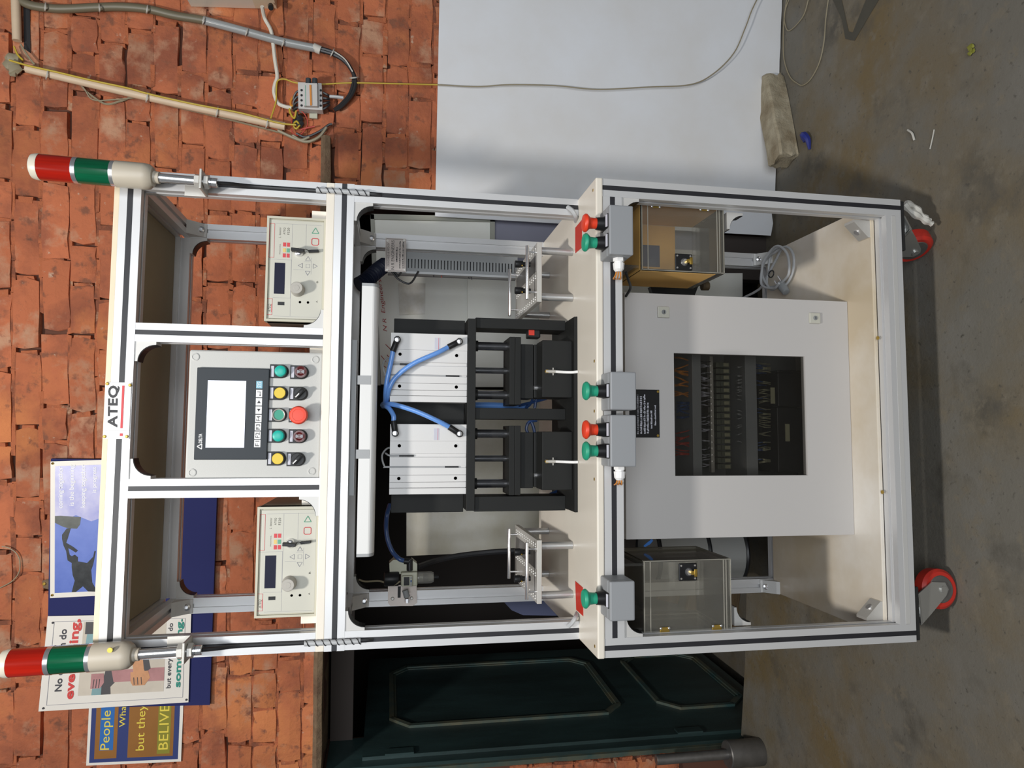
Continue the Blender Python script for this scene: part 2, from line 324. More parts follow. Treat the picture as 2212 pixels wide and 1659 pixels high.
def tag(o, label, cat, group=None):
    o['label'] = label; o['category'] = cat
    if group: o['group'] = group
    return o
def thing(name, label, cat, loc, group=None):
    o = bpy.data.objects.new(name, None); o.empty_display_size = 0.05; COL.objects.link(o); o.location = loc; LOC[o.name] = Vector(loc)
    return tag(o, label, cat, group)
def box(name, m, parent, x0, x1, y0, y1, z0, z1, bev=0.0, label=None): return MB().box(x0, x1, y0, y1, z0, z1, bev).build(name, m, parent, label=label)
TEXTS = []
def text(s, o, xv, zv, m, parent, name='lettering', shear=0.0, bold=0.0, space=1.0):
    """lettering whose bounding box fills the parallelogram o, xv (along the line), zv (up)"""
    c = bpy.data.curves.new(name, 'FONT'); c.body = s; c.size = 1; c.shear = shear; c.offset = bold; c.space_character = space; c.resolution_u = 3
    t = bpy.data.objects.new(name+'_c', c); COL.objects.link(t); TEXTS.append((t, Vector(o), Vector(xv), Vector(zv), m, parent, name))
def flush_texts():
    bpy.context.view_layer.update(); dg = bpy.context.evaluated_depsgraph_get()
    for t, o, xv, zv, m, parent, name in TEXTS:
        me = bpy.data.meshes.new_from_object(t.evaluated_get(dg))
        xs = [v.co.x for v in me.vertices]; ys = [v.co.y for v in me.vertices]; x0, x1, y0, y1 = min(xs), max(xs), min(ys), max(ys)
        for v in me.vertices: v.co = o + xv*((v.co.x-x0)/(x1-x0)) + zv*((v.co.y-y0)/(y1-y0))
        me.materials.clear(); me.materials.append(m); me.name = name
        ob = bpy.data.objects.new(name, me); COL.objects.link(ob); attach(ob, parent)
        c = t.data; bpy.data.objects.remove(t); bpy.data.curves.remove(c)
X3, Y3, Z3 = Vector((1, 0, 0)), Vector((0, 1, 0)), Vector((0, 0, 1))
# ================================================================== THE SETTING
def struct(o): o['kind'] = 'structure'; return o
OPL = ws(PW(1400, 1628)); OPR = ws(PW(800, 432)); OPT = PW(697, 1600).z     # the doorway in the brick wall
# floor: a concrete slab that ends in a ragged lip at the doorway, lower ground beyond
fm = MB()
lip = []
for k in range(41):
    s = -2.6 + k*0.13; lip.append(WP(s, 0, -0.03 + random.uniform(-.006, .006)))
fm.prism([Vector((2.8, -3.2, 0)), Vector((-2.4, -3.2, 0))] + [Vector((p.x, p.y, 0)) for p in lip if -2.4 < p.x < 2.8], (0, 0, -0.12))
a, b, c, d = WP(-2.4, -.30, -.02), WP(2.8, -.30, -.02), WP(2.8, -.30, -1.9), WP(-2.4, -.30, -1.9)
fm.prism([a, b, c, d], (0, 0, -.05))
floor = struct(fm.build('floor', M['floor']))
def stain(pts, name='stain'):
    MB().face([PZ(x, y, 0.0012) for x, y in pts]).build(name, M['stain'], floor)
stain([(1800, -12), (1818, 0), (1833, 68), (1842, 70), (1870, 0), (1880, -12), (1905, -12), (1862, 60), (1846, 88), (1826, 84), (1818, 40), (1795, -8)])
# back wall
Z1 = 2.72
wm = MB()
def wslab(mb, s0, s1, z0, z1, o0, o1): mb.prism([WP(s0, z0, o1), WP(s1, z0, o1), WP(s1, z1, o1), WP(s0, z1, o1)], WN*(o0-o1))
wslab(wm, -2.2, OPL, -.12, OPT, -.25, -.014); wslab(wm, OPR, 2.75, -.12, OPT, -.25, -.014); wslab(wm, -2.2, 2.75, OPT, Z1, -.25, -.014)
wall = struct(wm.build('wall_back', M['joint_dark']))
# bricks, one object each
variants = []
for k in range(14):
    bm = bmesh.new(); nx = 4
    grid = [[bm.verts.new((-.5 + i/nx, 0, -.5 + j/2)) for i in range(nx+1)] for j in range(3)]
    for j in range(3):
        for i in range(nx+1):
            v = grid[j][i]; e = (i in (0, nx)) or (j in (0, 2)); cnr = (i in (0, nx)) and (j in (0, 2))
            v.co.y = -1 + random.uniform(-.22, .22) + (.50 if cnr else (.28 if e else 0))
            v.co.x += random.uniform(-.025, .025) + (-.02 if i == nx and cnr else (.02 if i == 0 and cnr else 0)); v.co.z += random.uniform(-.045, .045)*(1 if j != 1 else .5)
    for j in range(2):
        for i in range(nx): bm.faces.new((grid[j][i], grid[j][i+1], grid[j+1][i+1], grid[j+1][i]))
    rim = [grid[0][i] for i in range(nx+1)] + [grid[1][nx]] + [grid[2][i] for i in range(nx, -1, -1)] + [grid[1][0]]
    back = [bm.verts.new((v.co.x*1.01, 1.9, v.co.z*1.01)) for v in rim]; n = len(rim)
    for i in range(n): bm.faces.new((rim[i], back[i], back[(i+1) % n], rim[(i+1) % n]))
    bmesh.ops.recalc_face_normals(bm, faces=bm.faces)
    me = bpy.data.meshes.new('brick'); bm.to_mesh(me); bm.free(); me.materials.append(M['brick'])
    for p in me.polygons: p.use_smooth = True
    try: me.set_sharp_from_angle(angle=math.radians(50))
    except Exception: pass
    variants.append(me)
PITCH_B = 0.0786; nb = 0; mj = MB()
def strip(s0, s1, z0, z1):
    j = lambda a: random.uniform(-a, a); o = .0035+j(.003)
    t = bmesh.new(); f = [t.verts.new(WP(*p)) for p in ((s0+j(.004), z0+j(.002), o+j(.0015)), (s1+j(.004), z0+j(.002), o+j(.0015)), (s1+j(.004), z1+j(.002), o+j(.0015)), (s0+j(.004), z1+j(.002), o+j(.0015)))]
    k = [t.verts.new(v.co-WN*.02) for v in f]; t.faces.new(f)
    for q in range(4): t.faces.new((f[q], k[q], k[(q+1) % 4], f[(q+1) % 4]))
    bmesh.ops.recalc_face_normals(t, faces=t.faces); mj._add(t)
rotw = Matrix.Rotation(WANG, 4, 'Z')
def brick(s, z, L, H):
    global nb
    o = bpy.data.objects.new('brick', random.choice(variants)); COL.objects.link(o); o.parent = wall
    p = WP(s, z, 0.0)
    o.matrix_local = Matrix.Translation(p) @ rotw @ Matrix.Rotation(random.uniform(-.012, .012), 4, 'Y') @ Matrix.Diagonal((L, random.uniform(.005, .0125), H, 1)); nb += 1
zr = PW(91, 300).z
row0 = int((zr-2.70)/PITCH_B)-1
for r in range(-2, 40):
    z0 = zr + .0 - (r-3)*PITCH_B; zc = z0 - PITCH_B/2
    if zc > 2.60 or zc < 0.26: continue
    if zc > OPT+.02: segs = [(-1.12, 1.98)]
    elif zc > 1.14: segs = [(OPR+.02, 1.98)]
    elif zc < 0.86: segs = [(OPL-.34, OPL-.01)]
    else: segs = []
    cut = OPT-.045 < zc <= OPT+.035
    if cut: segs = [(-1.12, 1.98)]
    for (sa, sb) in segs:
        if sb-sa < .02: continue
        s = sa - random.uniform(0, .2)*(1 if zc > .9 else 0)
        while s < sb:
            L = random.choice((.232, .225, .218, .235, .23, .118, .112, .165)) * random.uniform(.96, 1.04)
            g = random.uniform(.004, .010)
            if zc < .9: L = min(L, sb-s)
            e = s+L
            if zc < OPT+.02 and zc > .9 and s < sa: L -= sa-s; s = sa
            if L > .03:
                hb = random.uniform(.004, .011)
                if cut and s+L/2 < OPR+.1:
                    zlo = OPT+.012; zhi = zc+PITCH_B/2-.003; brick(s+L/2, (zlo+zhi)/2, L-g-.002, zhi-zlo)
                    s = e; continue
                brick(s+L/2, zc+random.uniform(-.003, .003), L-g-.002, PITCH_B-hb)
                u0 = s
                while u0 < s+L:                                        # bed joint below, missing here and there
                    u1 = min(u0+random.uniform(.04, .14), s+L)
                    if random.random() > .09: strip(u0, u1, zc-PITCH_B/2-.007, zc-PITCH_B/2+.007)
                    u0 = u1
                if random.random() > .08: strip(s+L-g/2-.008, s+L-g/2+.008, zc-PITCH_B*random.uniform(.2, .5), zc+PITCH_B*random.uniform(.2, .5))
            s = e
BRICKS = nb
o = mj.build('mortar_joints', M['mortar'], wall); o['kind'] = 'stuff'
# the lintel slab over the doorway
lm = MB(); n = 26; sl0, sl1 = -1.6, ws(PW(712, 301)); zt = .030; prof = []
t = bmesh.new(); rows = []
for k in range(n+1):
    s = sl0 + (sl1-sl0)*k/n; j = lambda a: random.uniform(-a, a); o = .035+j(.006); th = zt+j(.0015)
    rows.append([t.verts.new(WP(s, OPT+j(.0015), -.22)), t.verts.new(WP(s, OPT+j(.002), o)), t.verts.new(WP(s, OPT+th*.55+j(.002), o+.008+j(.004))), t.verts.new(WP(s, OPT+th, o-.004)), t.verts.new(WP(s, OPT+th, -.22))])
for A, B in zip(rows, rows[1:]):
    for k in range(5): t.faces.new((A[k], A[(k+1) % 5], B[(k+1) % 5], B[k]))
t.faces.new(rows[0][::-1]); t.faces.new(rows[-1]); bmesh.ops.recalc_face_normals(t, faces=t.faces); lm._add(t)
lm.build('lintel', M['lintel'], wall, smooth=True)
# the dark room beyond the doorway
def wbox(name, s0, s1, o0, o1, z0, z1, m): 
    mb = MB(); wslab(mb, s0, s1, z0, z1, o0, o1); return struct(mb.build(name, m))
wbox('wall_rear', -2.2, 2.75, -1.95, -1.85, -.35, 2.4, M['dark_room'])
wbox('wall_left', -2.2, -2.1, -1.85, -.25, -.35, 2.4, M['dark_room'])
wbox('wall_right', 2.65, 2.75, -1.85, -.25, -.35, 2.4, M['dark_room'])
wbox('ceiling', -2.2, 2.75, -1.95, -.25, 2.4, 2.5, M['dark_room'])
# door leaf standing open into the dark room, its frame on the left jamb
H0 = PW(1245, 1602, -.05); DD = (FW*1.0); DD.z = 0; DD.normalize(); DD = (Matrix.Rotation(math.radians(1.5), 3, 'Z') @ DD)
DNv = Vector((DD.y, -DD.x, 0))                                      # leaf face looks to the right
def DP(x, y): 
    p = hit(x, y, H0, DNv); return (p-H0).dot(DD), p.z
def dpt(t_, z, o=0.0): return Vector((H0.x, H0.y, 0)) + DD*t_ + DNv*o + Vector((0, 0, z))
zb, ztp = -.22, OPT-.13
door = struct(MB().prism([dpt(0, zb), dpt(.93, zb), dpt(.93, ztp), dpt(0, ztp)], -DNv*.04).build('door_1', M['door']))
def moulding(pix, w=.018):
    q = [DP(x, y) for x, y in pix]; mb = MB()
    c = (sum(a for a, b in q)/len(q), sum(b for a, b in q)/len(q))
    for (a, b), (a2, b2) in zip(q, q[1:]+q[:1]):
        d = Vector((a2-a, b2-b)).normalized(); nn = Vector((-d.y, d.x)); 
        if nn.dot(Vector((c[0]-a, c[1]-b))) < 0: nn = -nn
        for k, (wa, wb, h) in enumerate(((0, w, .010), (w, w*1.6, .004))):
            mb.prism([dpt(a+nn.x*wa, b+nn.y*wa), dpt(a2+nn.x*wa, b2+nn.y*wa), dpt(a2+nn.x*wb, b2+nn.y*wb), dpt(a+nn.x*wb, b+nn.y*wb)], DNv*h)
    mb.build('moulding', M['door_edge'], door)
p1 = [(841, 1555), (885, 1573), (1307, 1535), (1330, 1510)]
q = [DP(*p) for p in p1]; tmax = q[0][0]+.66
def inv(t_, z):
    p = dpt(t_, z) - CAM; dz = p.dot(FW); return 1106-F_PX*p.dot(UP)/dz, 1659-(829.5+F_PX*p.dot(RT)/dz)
zu, zl = q[0][1], q[3][1]; t0 = q[1][0]; ch = .075
def octo(zl, zu, t0, t1, c=ch): return [inv(a, b) for a, b in ((t0, zu-c), (t0+c, zu), (t1-c, zu), (t1, zu-c), (t1, zl+c), (t1-c, zl), (t0+c, zl), (t0, zl+c))]
moulding(octo(zl, zu, t0, .80)); z2 = DP(1410, 1510)[1]
moulding(octo(-.16, z2, t0, .80))
for zc in (1.28, .20): MB().prism([dpt(-.008, zc-.05, .003), dpt(.03, zc-.05, .003), dpt(.03, zc+.05, .003), dpt(-.008, zc+.05, .003)], DNv*.006).build('hinge', M['door'], door)
wbox_f = MB(); sf = ws(H0) - .012
wslab(wbox_f, OPL-.005, sf, -.12, OPT-.01, -.20, -.012); fh = MB(); wslab(fh, OPL-.005, OPR-.1, OPT-.09, OPT-.01, -.24, -.19); fh.build('frame_head', M['dark_room'], door)  # frame head coloured as dark as the room, its shade painted in
wbox_f.build('frame', M['door'], door)
MB().prism([WP(OPL-.004, -.1, -.012), WP(OPL+.012, -.1, -.012), WP(OPL+.012, OPT-.02, -.012), WP(OPL-.004, OPT-.02, -.012)], WN*.012).build('frame_bead', M['door_edge'], door)
# ================================================================== BOARDS LEANING AT THE WALL
# the big white laminate sheet against the right-hand bricks
off = .035
c0 = PZ(1655, 494, 0.004); 
sL, sR = ws(PW(1200, 486, off)), 2.42; zt = PW(947, 100, off).z
m = MB(); bm = bmesh.new(); bot = []; N = 28
for k in range(N+1):
    s = sL+(sR-sL)*k/N; bot.append(WP(s, .004 + (random.uniform(0, .012) if k < 3 else random.uniform(0, .002)), off+.03))
m.prism(bot + [WP(sR, zt, off), WP(sL+.004, zt, off)], WN*.006)
tag(m.build('laminate_sheet', M['board_white']), 'large plain white laminate sheet leaning on the bricks right of the test bench', 'board')
# framed whiteboard with red handwriting, seen through the machine
def pl(x, y, Y): return P(x, y, Y)
YB = .84
def quad_board(name, px, Y, th, m, parent=None, lab=None): return MB().prism([P(x, y, Y) for x, y in px], (0, th, 0)).build(name, m, parent, label=lab)
wb = thing('whiteboard', 'framed whiteboard with red handwriting seen through the middle of the bench', 'whiteboard', P(1060, 640, YB))
quad_board('panel', [(808, 463), (823, 830), (1068, 830), (1068, 468)], YB, .01, M['board_grey'], wb)
quad_board('frame', [(800, 462), (808, 463), (822, 832), (812, 832)], YB-.008, .022, M['board_frame'], wb)
quad_board('frame', [(800, 462), (800, 473), (1069, 479), (1069, 468)], YB-.008, .022, M['board_frame'], wb)
quad_board('frame', [(1059, 468), (1069, 468), (1069, 832), (1059, 832)], YB-.008, .022, M['board_frame'], wb)
quad_board('glare_patch', [(860, 612), (919, 612), (918, 678), (863, 680)], YB-.004, .002, M['glare_patch'], wb)
def ptext(s, x0, y0, x1, y1, h, Y, m, parent, **k):                # baseline from pixel (x0,y0) to (x1,y1), cap height h pixels, on plane Y
    o = P(x0, y0, Y); xv = P(x1, y1, Y)-o; zv = P(x0-h, y0, Y)-o; text(s, o, xv, Vector((0, 0, zv.length)), m, parent, **k)
ptext('Engineers', 835, 676, 826, 604, 11, YB-.002, M['marker_red'], wb, shear=.1)
ptext('N R', 836, 716, 834, 688, 8, YB-.002, M['marker_red'], wb, shear=.2)
for a, b in (((833, 744), (845, 756)), ((823, 768), (838, 786)), ((836, 766), (842, 774)), ((828, 790), (834, 794))):
    MB().tube([P(*a, YB-.001), P(*b, YB-.001)], .0012, n=5).build('pen_stroke', M['marker_red'], wb)
tag(quad_board('grey_sheet', [(1010, 590), (1010, 836), (1604, 836), (1604, 590)], YB-.018, .006, M['board_grey']), 'plain grey sheet reaching down past the tabletop behind the cable duct', 'board')
pk_ = P(1604, 700, YB-.018); tag(box('plank', M['wood_dark'], None, P(1604, 836, YB-.018).x, pk_.x+.02, YB-.03, YB+.02, .0005, pk_.z-.0005), 'dark batten on the floor under the plain grey sheet', 'plank')
tag(quad_board('waxy_panel', [(878, 1070), (878, 1201), (1062, 1193), (1172, 1186), (1172, 1140), (1632, 1140), (1632, 842), (1060, 842), (872, 840)], YB+.03, .008, M['board_cloth']), 'yellowish waxy sheet behind the left half of the press', 'panel')
lz_ = P(1552, 540, YB+.012).z; tag(box('dark_filler', M['dark_room'], None, P(1552, 600, YB).x, P(1552, 470, YB).x-.06, YB+.006, YB+.06, .0005, lz_-.0005), 'added black block for the dark under the lavender board behind the right acrylic box', 'dark_filler')  # black block added where only the dark under the board shows
tag(quad_board('lavender_panel', [(1064, 470), (1064, 600), (1552, 600), (1552, 470)], YB+.012, .008, M['lavender']), 'dull lavender board standing below the framed whiteboard', 'board')
# ================================================================== THE TEST BENCH
YU, YBK, WX = .142, .52, 1.03                                        # front plane of the upper frame, front of the rear posts, width
Z0, ZB, ZT = .145, .884, .900
ZM0, ZM1, ZS = 1.424, 1.467, 1.485                                   # middle rail, shelf plate on it
ZR0, ZR1 = 1.871, 1.914
bench = thing('test_bench', 'tall aluminium profile test bench on red castors with cream tabletop and shelves', 'test bench', (0.515, .28, 0))
def post(x, y, z0, z1, cover=True, size=.04):
    o = MB().profile('Z', z0, z1, x, y, size).build('post', M['alu'], bench)
    if cover: box('slot_cover', M['black_strip'], o, x-.0052, x+.0052, y-size/2-.0004, y-size/2+.005, z0+.0005, z1-.0005)
    return o
def rail(axis, a0, a1, c1, c2, size=.04, cover=None):
    o = MB().profile(axis, a0, a1, c1, c2, size).build('rail', M['alu'], bench)
    if axis == 'X' and cover: box('slot_cover', cover if not isinstance(cover, bool) else M['black_strip'], o, a0+.0005, a1-.0005, c1-size/2-.0004, c1-size/2+.005, c2-.0056, c2+.0056)
    return o
h = .02
# base frame
for x in (h, WX-h): post(x, h, Z0, ZB); post(x, YBK+h, Z0, ZB, False)
rail('X', .04, WX-.04, h, ZB-.022, .043, True); rail('X', .04, WX-.04, h, Z0+h, cover=M['alu_dark'])
rail('X', .04, WX-.04, YBK+h, ZB-h); rail('X', .04, WX-.04, YBK+h, Z0+h)
for x in (h, WX-h): rail('Y', .04, YBK, x, ZB-h); rail('Y', .04, YBK, x, Z0+h)
box('tabletop', M['cream'], bench, -.001, WX+.001, -.003, .580, ZB, ZT, .003)
for (x, y) in ((1281, 411), (1284, 888), (1284, 1035), (1285, 1396), (1284, 780)):
    p = PZ(x, y, ZT); MB().cyl((p.x, max(p.y, .012), ZT-.001), (p.x, max(p.y, .012), ZT+.0006), .0035, n=12).build('screw_hole', M['brass'], bench)
ls = box('bottom_shelf', M['cream_shelf'], bench, .002, WX-.002, .041, YBK-.004, Z0+.04, .195, .002)
for (x, y) in ((1896, 730), (1906, 1063)):
    p = PZ(x, y, .195); MB().cyl((p.x, p.y, .194), (p.x, p.y, .1958), .0045, n=12).build('screw_hole', M['brass'], ls)
# upper frame
for x in (h, WX-h):
    post(x, YU+h, ZT, ZM0); post(x, YU+h, ZS, ZR0); post(x, YBK+h, ZT, ZM0, False); post(x, YBK+h, ZS, ZR0, False)
    rail('Y', YU+.04, YBK, x, ZM0+h); rail('Y', YU+.04, YBK, x, ZR0+h)
rail('X', -.001, WX+.001, YU+.021, (ZM0+ZM1)/2, .043, True); rail('X', .04, WX-.04, YBK+h, ZM0+h)
rail('X', 0, WX, YU+.021, (ZR0+ZR1)/2, .043, True); rail('X', .04, WX-.04, YBK+h, ZR0+h)
box('shelf', M['cream'], bench, -.001, WX+.001, YU-.0005, YBK+.04, ZM1, ZS, .0015)
rf = box('roof_board', M['ply'], bench, 0, WX, YU, YBK+.04, ZR1, ZR1+.011, .001)
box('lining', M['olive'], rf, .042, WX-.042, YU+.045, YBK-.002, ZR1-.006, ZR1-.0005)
xm = [((P(294, 698, YU).x + P(294, 736, YU).x)/2), ((P(278, 1035.5, YU).x + P(278, 1076, YU).x)/2)]
for x in xm: post(x, YU+h, ZS, ZR0)
# gussets
def gusset(x, z, sx, sz, y0, m, L=.042, W=.036, name='corner_bracket', bolts=True):
    """curved corner bracket, corner at (x, z), legs running sx along X and sz along Z"""
    pts = [(0, 0), (L, 0), (L, .006)]
    for k in range(1, 8):
        a = math.pi/2*k/8; pts.append((L - (L-.006)*math.sin(a), L - (L-.006)*math.cos(a)))
    pts += [(.006, L), (0, L)]
    o = MB().prism([(x+sx*u, y0, z+sz*v) for u, v in pts], (0, W, 0)).build(name, m, bench)
    q = MB()
    P3 = [(L, .0055)] + [(L - (L-.006)*math.sin(math.pi/2*k/8), L - (L-.006)*math.cos(math.pi/2*k/8)) for k in range(1, 8)] + [(.0055, L)]
    for (u, v), (u2, v2) in zip(P3, P3[1:]):
        q.prism([(x+sx*u, y0+.002, z+sz*v), (x+sx*u2, y0+.002, z+sz*v2), (x+sx*(u2+.001), y0+.002, z+sz*(v2+.001)), (x+sx*(u+.001), y0+.002, z+sz*(v+.001))], (0, W-.004, 0))
    q.build('cover_strip', M['black_plastic'], o)
    return o
A = M['alu_dark']
gusset(.04, ZM0, 1, -1, YU+.002, A); gusset(WX-.04, ZM0, -1, -1, YU+.002, A)
gusset(xm[0]-h, ZR0, -1, -1, YU+.002, A); gusset(xm[1]+h, ZR0, 1, -1, YU+.002, A)
gusset(xm[0]+h, ZS, 1, 1, YU+.002, A); gusset(xm[1]-h, ZS, -1, 1, YU+.002, A)
gusset(.04, ZB-.043, 1, -1, .002, A); gusset(WX-.04, ZB-.043, -1, -1, .002, A)
gusset(.04, ZR0, 1, -1, YBK+.002, A); gusset(WX-.04, ZR0, -1, -1, YBK+.002, A)
gusset(.04, ZM0, 1, -1, YBK+.002, A); gusset(WX-.04, ZM0, -1, -1, YBK+.002, A)
def ybracket(x, z, sz, yf=YBK, m=A):
    """bracket between a rear post and a side rail, its screw facing the front"""
    o = MB().prism([(x-.018, yf, z), (x-.018, yf-.040, z), (x-.018, yf-.034, z+sz*.008), (x-.018, yf-.006, z+sz*.036), (x-.018, yf-.004, z+sz*.042), (x-.018, yf, z+sz*.042)], (.036, 0, 0)).build('corner_bracket', m, bench)
    MB().lathe([(0, 0), (.0085, 0), (.0085, -.004), (.005, -.006), (.004, -.004), (0, -.004)], (x, yf-.012, z+sz*.030), (0, 1, 0), 16).build('bolt', M['chrome'], o, True)
for x in (h, WX-h): ybracket(x, ZR0, -1); ybracket(x, ZM0, -1); ybracket(x, .195, 1)
def foot(x, sx):
    o = MB().prism([(x, .043, .195), (x+sx*.042, .043, .195), (x+sx*.042, .043, .201), (x+sx*.006, .043, .238), (x, .043, .238)], (0, .036, 0)).build('corner_bracket', M['steel'], bench)
    MB().lathe([(0, 0), (.007, 0), (.007, .005), (0, .005)], (x+sx*.024, .061, .216), (sx*.7, 0, .7), 12).build('bolt', M['chrome'], o, True)
foot(.04, 1); foot(WX-.04, -1)
# castors
def caster(x, y, ang, label=None):
    c = box('castor', M['rubber'], bench, x-.06, x+.06, y-.045, y+.045, Z0-.012, Z0-.0005, .002)
    R_ = Matrix.Translation((x, y, 0)) @ Matrix.Rotation(ang, 4, 'Z')
    q = MB(); q.cyl((0, 0, .121), (0, 0, .133), .030, n=24, bev=.003); q.lathe([(.026, .114), (.030, .118), (.026, .122)], (0, 0, 0), (0, 0, 1), 24)
    q.box(-.032, .036, -.024, .024, .108, .114, .002)
    for sy in (-1, 1):
        q.prism([(-.034, sy*.024, .114), (.036, sy*.024, .114), (.062, sy*.024, .075), (.060, sy*.024, .040), (.044, sy*.024, .032), (.030, sy*.024, .040), (-.010, sy*.024, .085)], (0, -sy*.004, 0))
    q.cyl((.044, -.028, .047), (.044, .028, .047), .008, n=12)
    f = q.build('fork', M['zinc'], c); f.data.transform(R_)
    w = MB().lathe([(.020, -.018), (.040, -.018), (.0465, -.012), (.047, 0), (.0465, .012), (.040, .018), (.020, .018)], (.044, 0, .047), (0, 1, 0), 36).build('wheel', M['urethane'], c, True, 'red urethane castor wheel'); w.data.transform(R_)
    hb = MB().lathe([(.008, -.0195), (.030, -.0195), (.033, -.017), (.033, .017), (.030, .0195), (.008, .0195)], (.044, 0, .047), (0, 1, 0), 28).build('wheel_hub', M['shaft'], c, True); hb.data.transform(R_)
caster(.062, .047, math.radians(5)); caster(WX-.062, .047, math.radians(118))
caster(.062, .515, math.radians(60)); caster(WX-.062, .515, math.radians(80))
pk = MB(); 
for pts in ([(1956, 440), (1975, 447), (1986, 460), (1998, 472), (2008, 477)], [(1953, 441), (1965, 455), (1985, 468), (1999, 476), (2013, 484)]): pk.tube([P(x, y, .03) for x, y in pts], lambda u: .010*(.6+.4*math.sin(u*9+1)**2), n=7)
pk.build('plastic_wrap', M['scrap'], bench, True, 'crumpled clear wrapping hanging over the right castor')
# sign on the top rail
sg = thing('sign', 'white sign plate with dark letters over a red bar screwed to the top rail', 'sign', P(245, 887, YU))
Ys = YU-.004
box('plate', M['white'], sg, P(258, 948, Ys).x, P(260, 826, Ys).x, Ys, YU-.0003, P(281, 887, Ys).z, P(225, 887, Ys).z)
def prow(s, xl, yl, xr, yr, hpx, Y, m, parent, **k):
    o = P(xl, yl, Y); text(s, o, P(xr, yr, Y)-o, Vector((0, 0, (P(xl-hpx, yl, Y)-o).z)), m, parent, **k)
prow('ATEQ', 257, 923.5, 258.5, 833, 25, Ys-.0006, M['ink'], sg, bold=.035, space=1.05)
b0, b1 = P(264, 925, Ys), P(266, 833, Ys); box('underline', M['ink_red'], sg, b0.x, b1.x, Ys-.0006, Ys, P(267, 880, Ys).z, P(262, 880, Ys).z)
b0 = P(262, 939, Ys); box('dot', M['ink_red'], sg, b0.x-.0028, b0.x+.0028, Ys-.0006, Ys, b0.z-.0028, b0.z+.0028)
b0 = P(250, 930.5, Ys); box('rule', M['ink_grey'], sg, b0.x-.0002, b0.x+.0002, Ys-.0006, Ys, b0.z-.021, b0.z+.021)
for px in ((232, 829), (281, 832), (226, 943), (274, 943)):
    p = P(px[0], px[1], Ys); MB().lathe([(0, -.003), (.0022, -.003), (.0035, -.001), (.0035, 0)], p, (0, 1, 0), 12).build('screw', M['brass'], sg, True)
def bars(x, y0, y1, hpx, Y, m, parent):
    """a line of lettering too small to read: one little block per letter group"""
    a = P(x, y0, Y); b = P(x, y1, Y); h_ = P(x-hpx, y0, Y).z-a.z; q = MB(); u = a.x
    while u < b.x:
        w = random.uniform(.0012, .0040); e = min(u+w, b.x); q.box(u, e, Y-.0004, Y-.00005, a.z+h_*random.uniform(0, .15), a.z+h_*random.uniform(.6, 1)); u = e+random.choice((.0006, .0007, .0018))
    q.build('small_lettering', m, parent)
# fluorescent batten under the middle rail
Yl = YU+.014
bat = thing('batten_light', 'slim white batten light hung under the middle rail by two grey clips', 'light', P(795, 905, Yl))
xa, xb = P(795, 1196, Yl).x, P(795, 618, Yl).x; za, zb_, zc_ = P(776, 905, Yl).z, P(800, 905, Yl).z, P(813, 905, Yl).z
pr = [(Yl, za), (Yl+.05, za), (Yl+.05, zc_)] + [(Yl + .026 - .026*math.sin(t*math.pi/2/6), zb_+(zc_-zb_)*math.cos(t*math.pi/2/6)) for t in range(0, 7)]
MB().prism([(xa, y, z) for y, z in pr], (xb-xa, 0, 0)).build('housing', M['lamp_body'], bat)
for (e0, e1) in ((xa-.007, xa), (xb, xb+.007)): MB().prism([(e0, y, z) for y, z in pr], (e1-e0, 0, 0)).build('end_cap', M['lamp_grey'], bat)
for yy in (821, 981):
    cx = P(790, yy, Yl).x; MB().prism([(cx-.010, Yl-.0012, za+.006), (cx-.010, Yl-.0012, zb_+.001), (cx+.010, Yl-.0012, zb_+.001), (cx+.010, Yl-.0012, za+.006)], (0, .052, 0)).build('clip', M['lamp_grey'], bat)
    box('clip', M['lamp_grey'], bat, cx-.010, cx+.010, Yl+.02, Yl+.05, za, ZM0+.001)
box('mounting_strip', M['duct'], bat, P(762, 1070, Yl).x, P(762, 735, Yl).x, Yl-.004, Yl+.02, P(768, 900, Yl).z, ZM0)
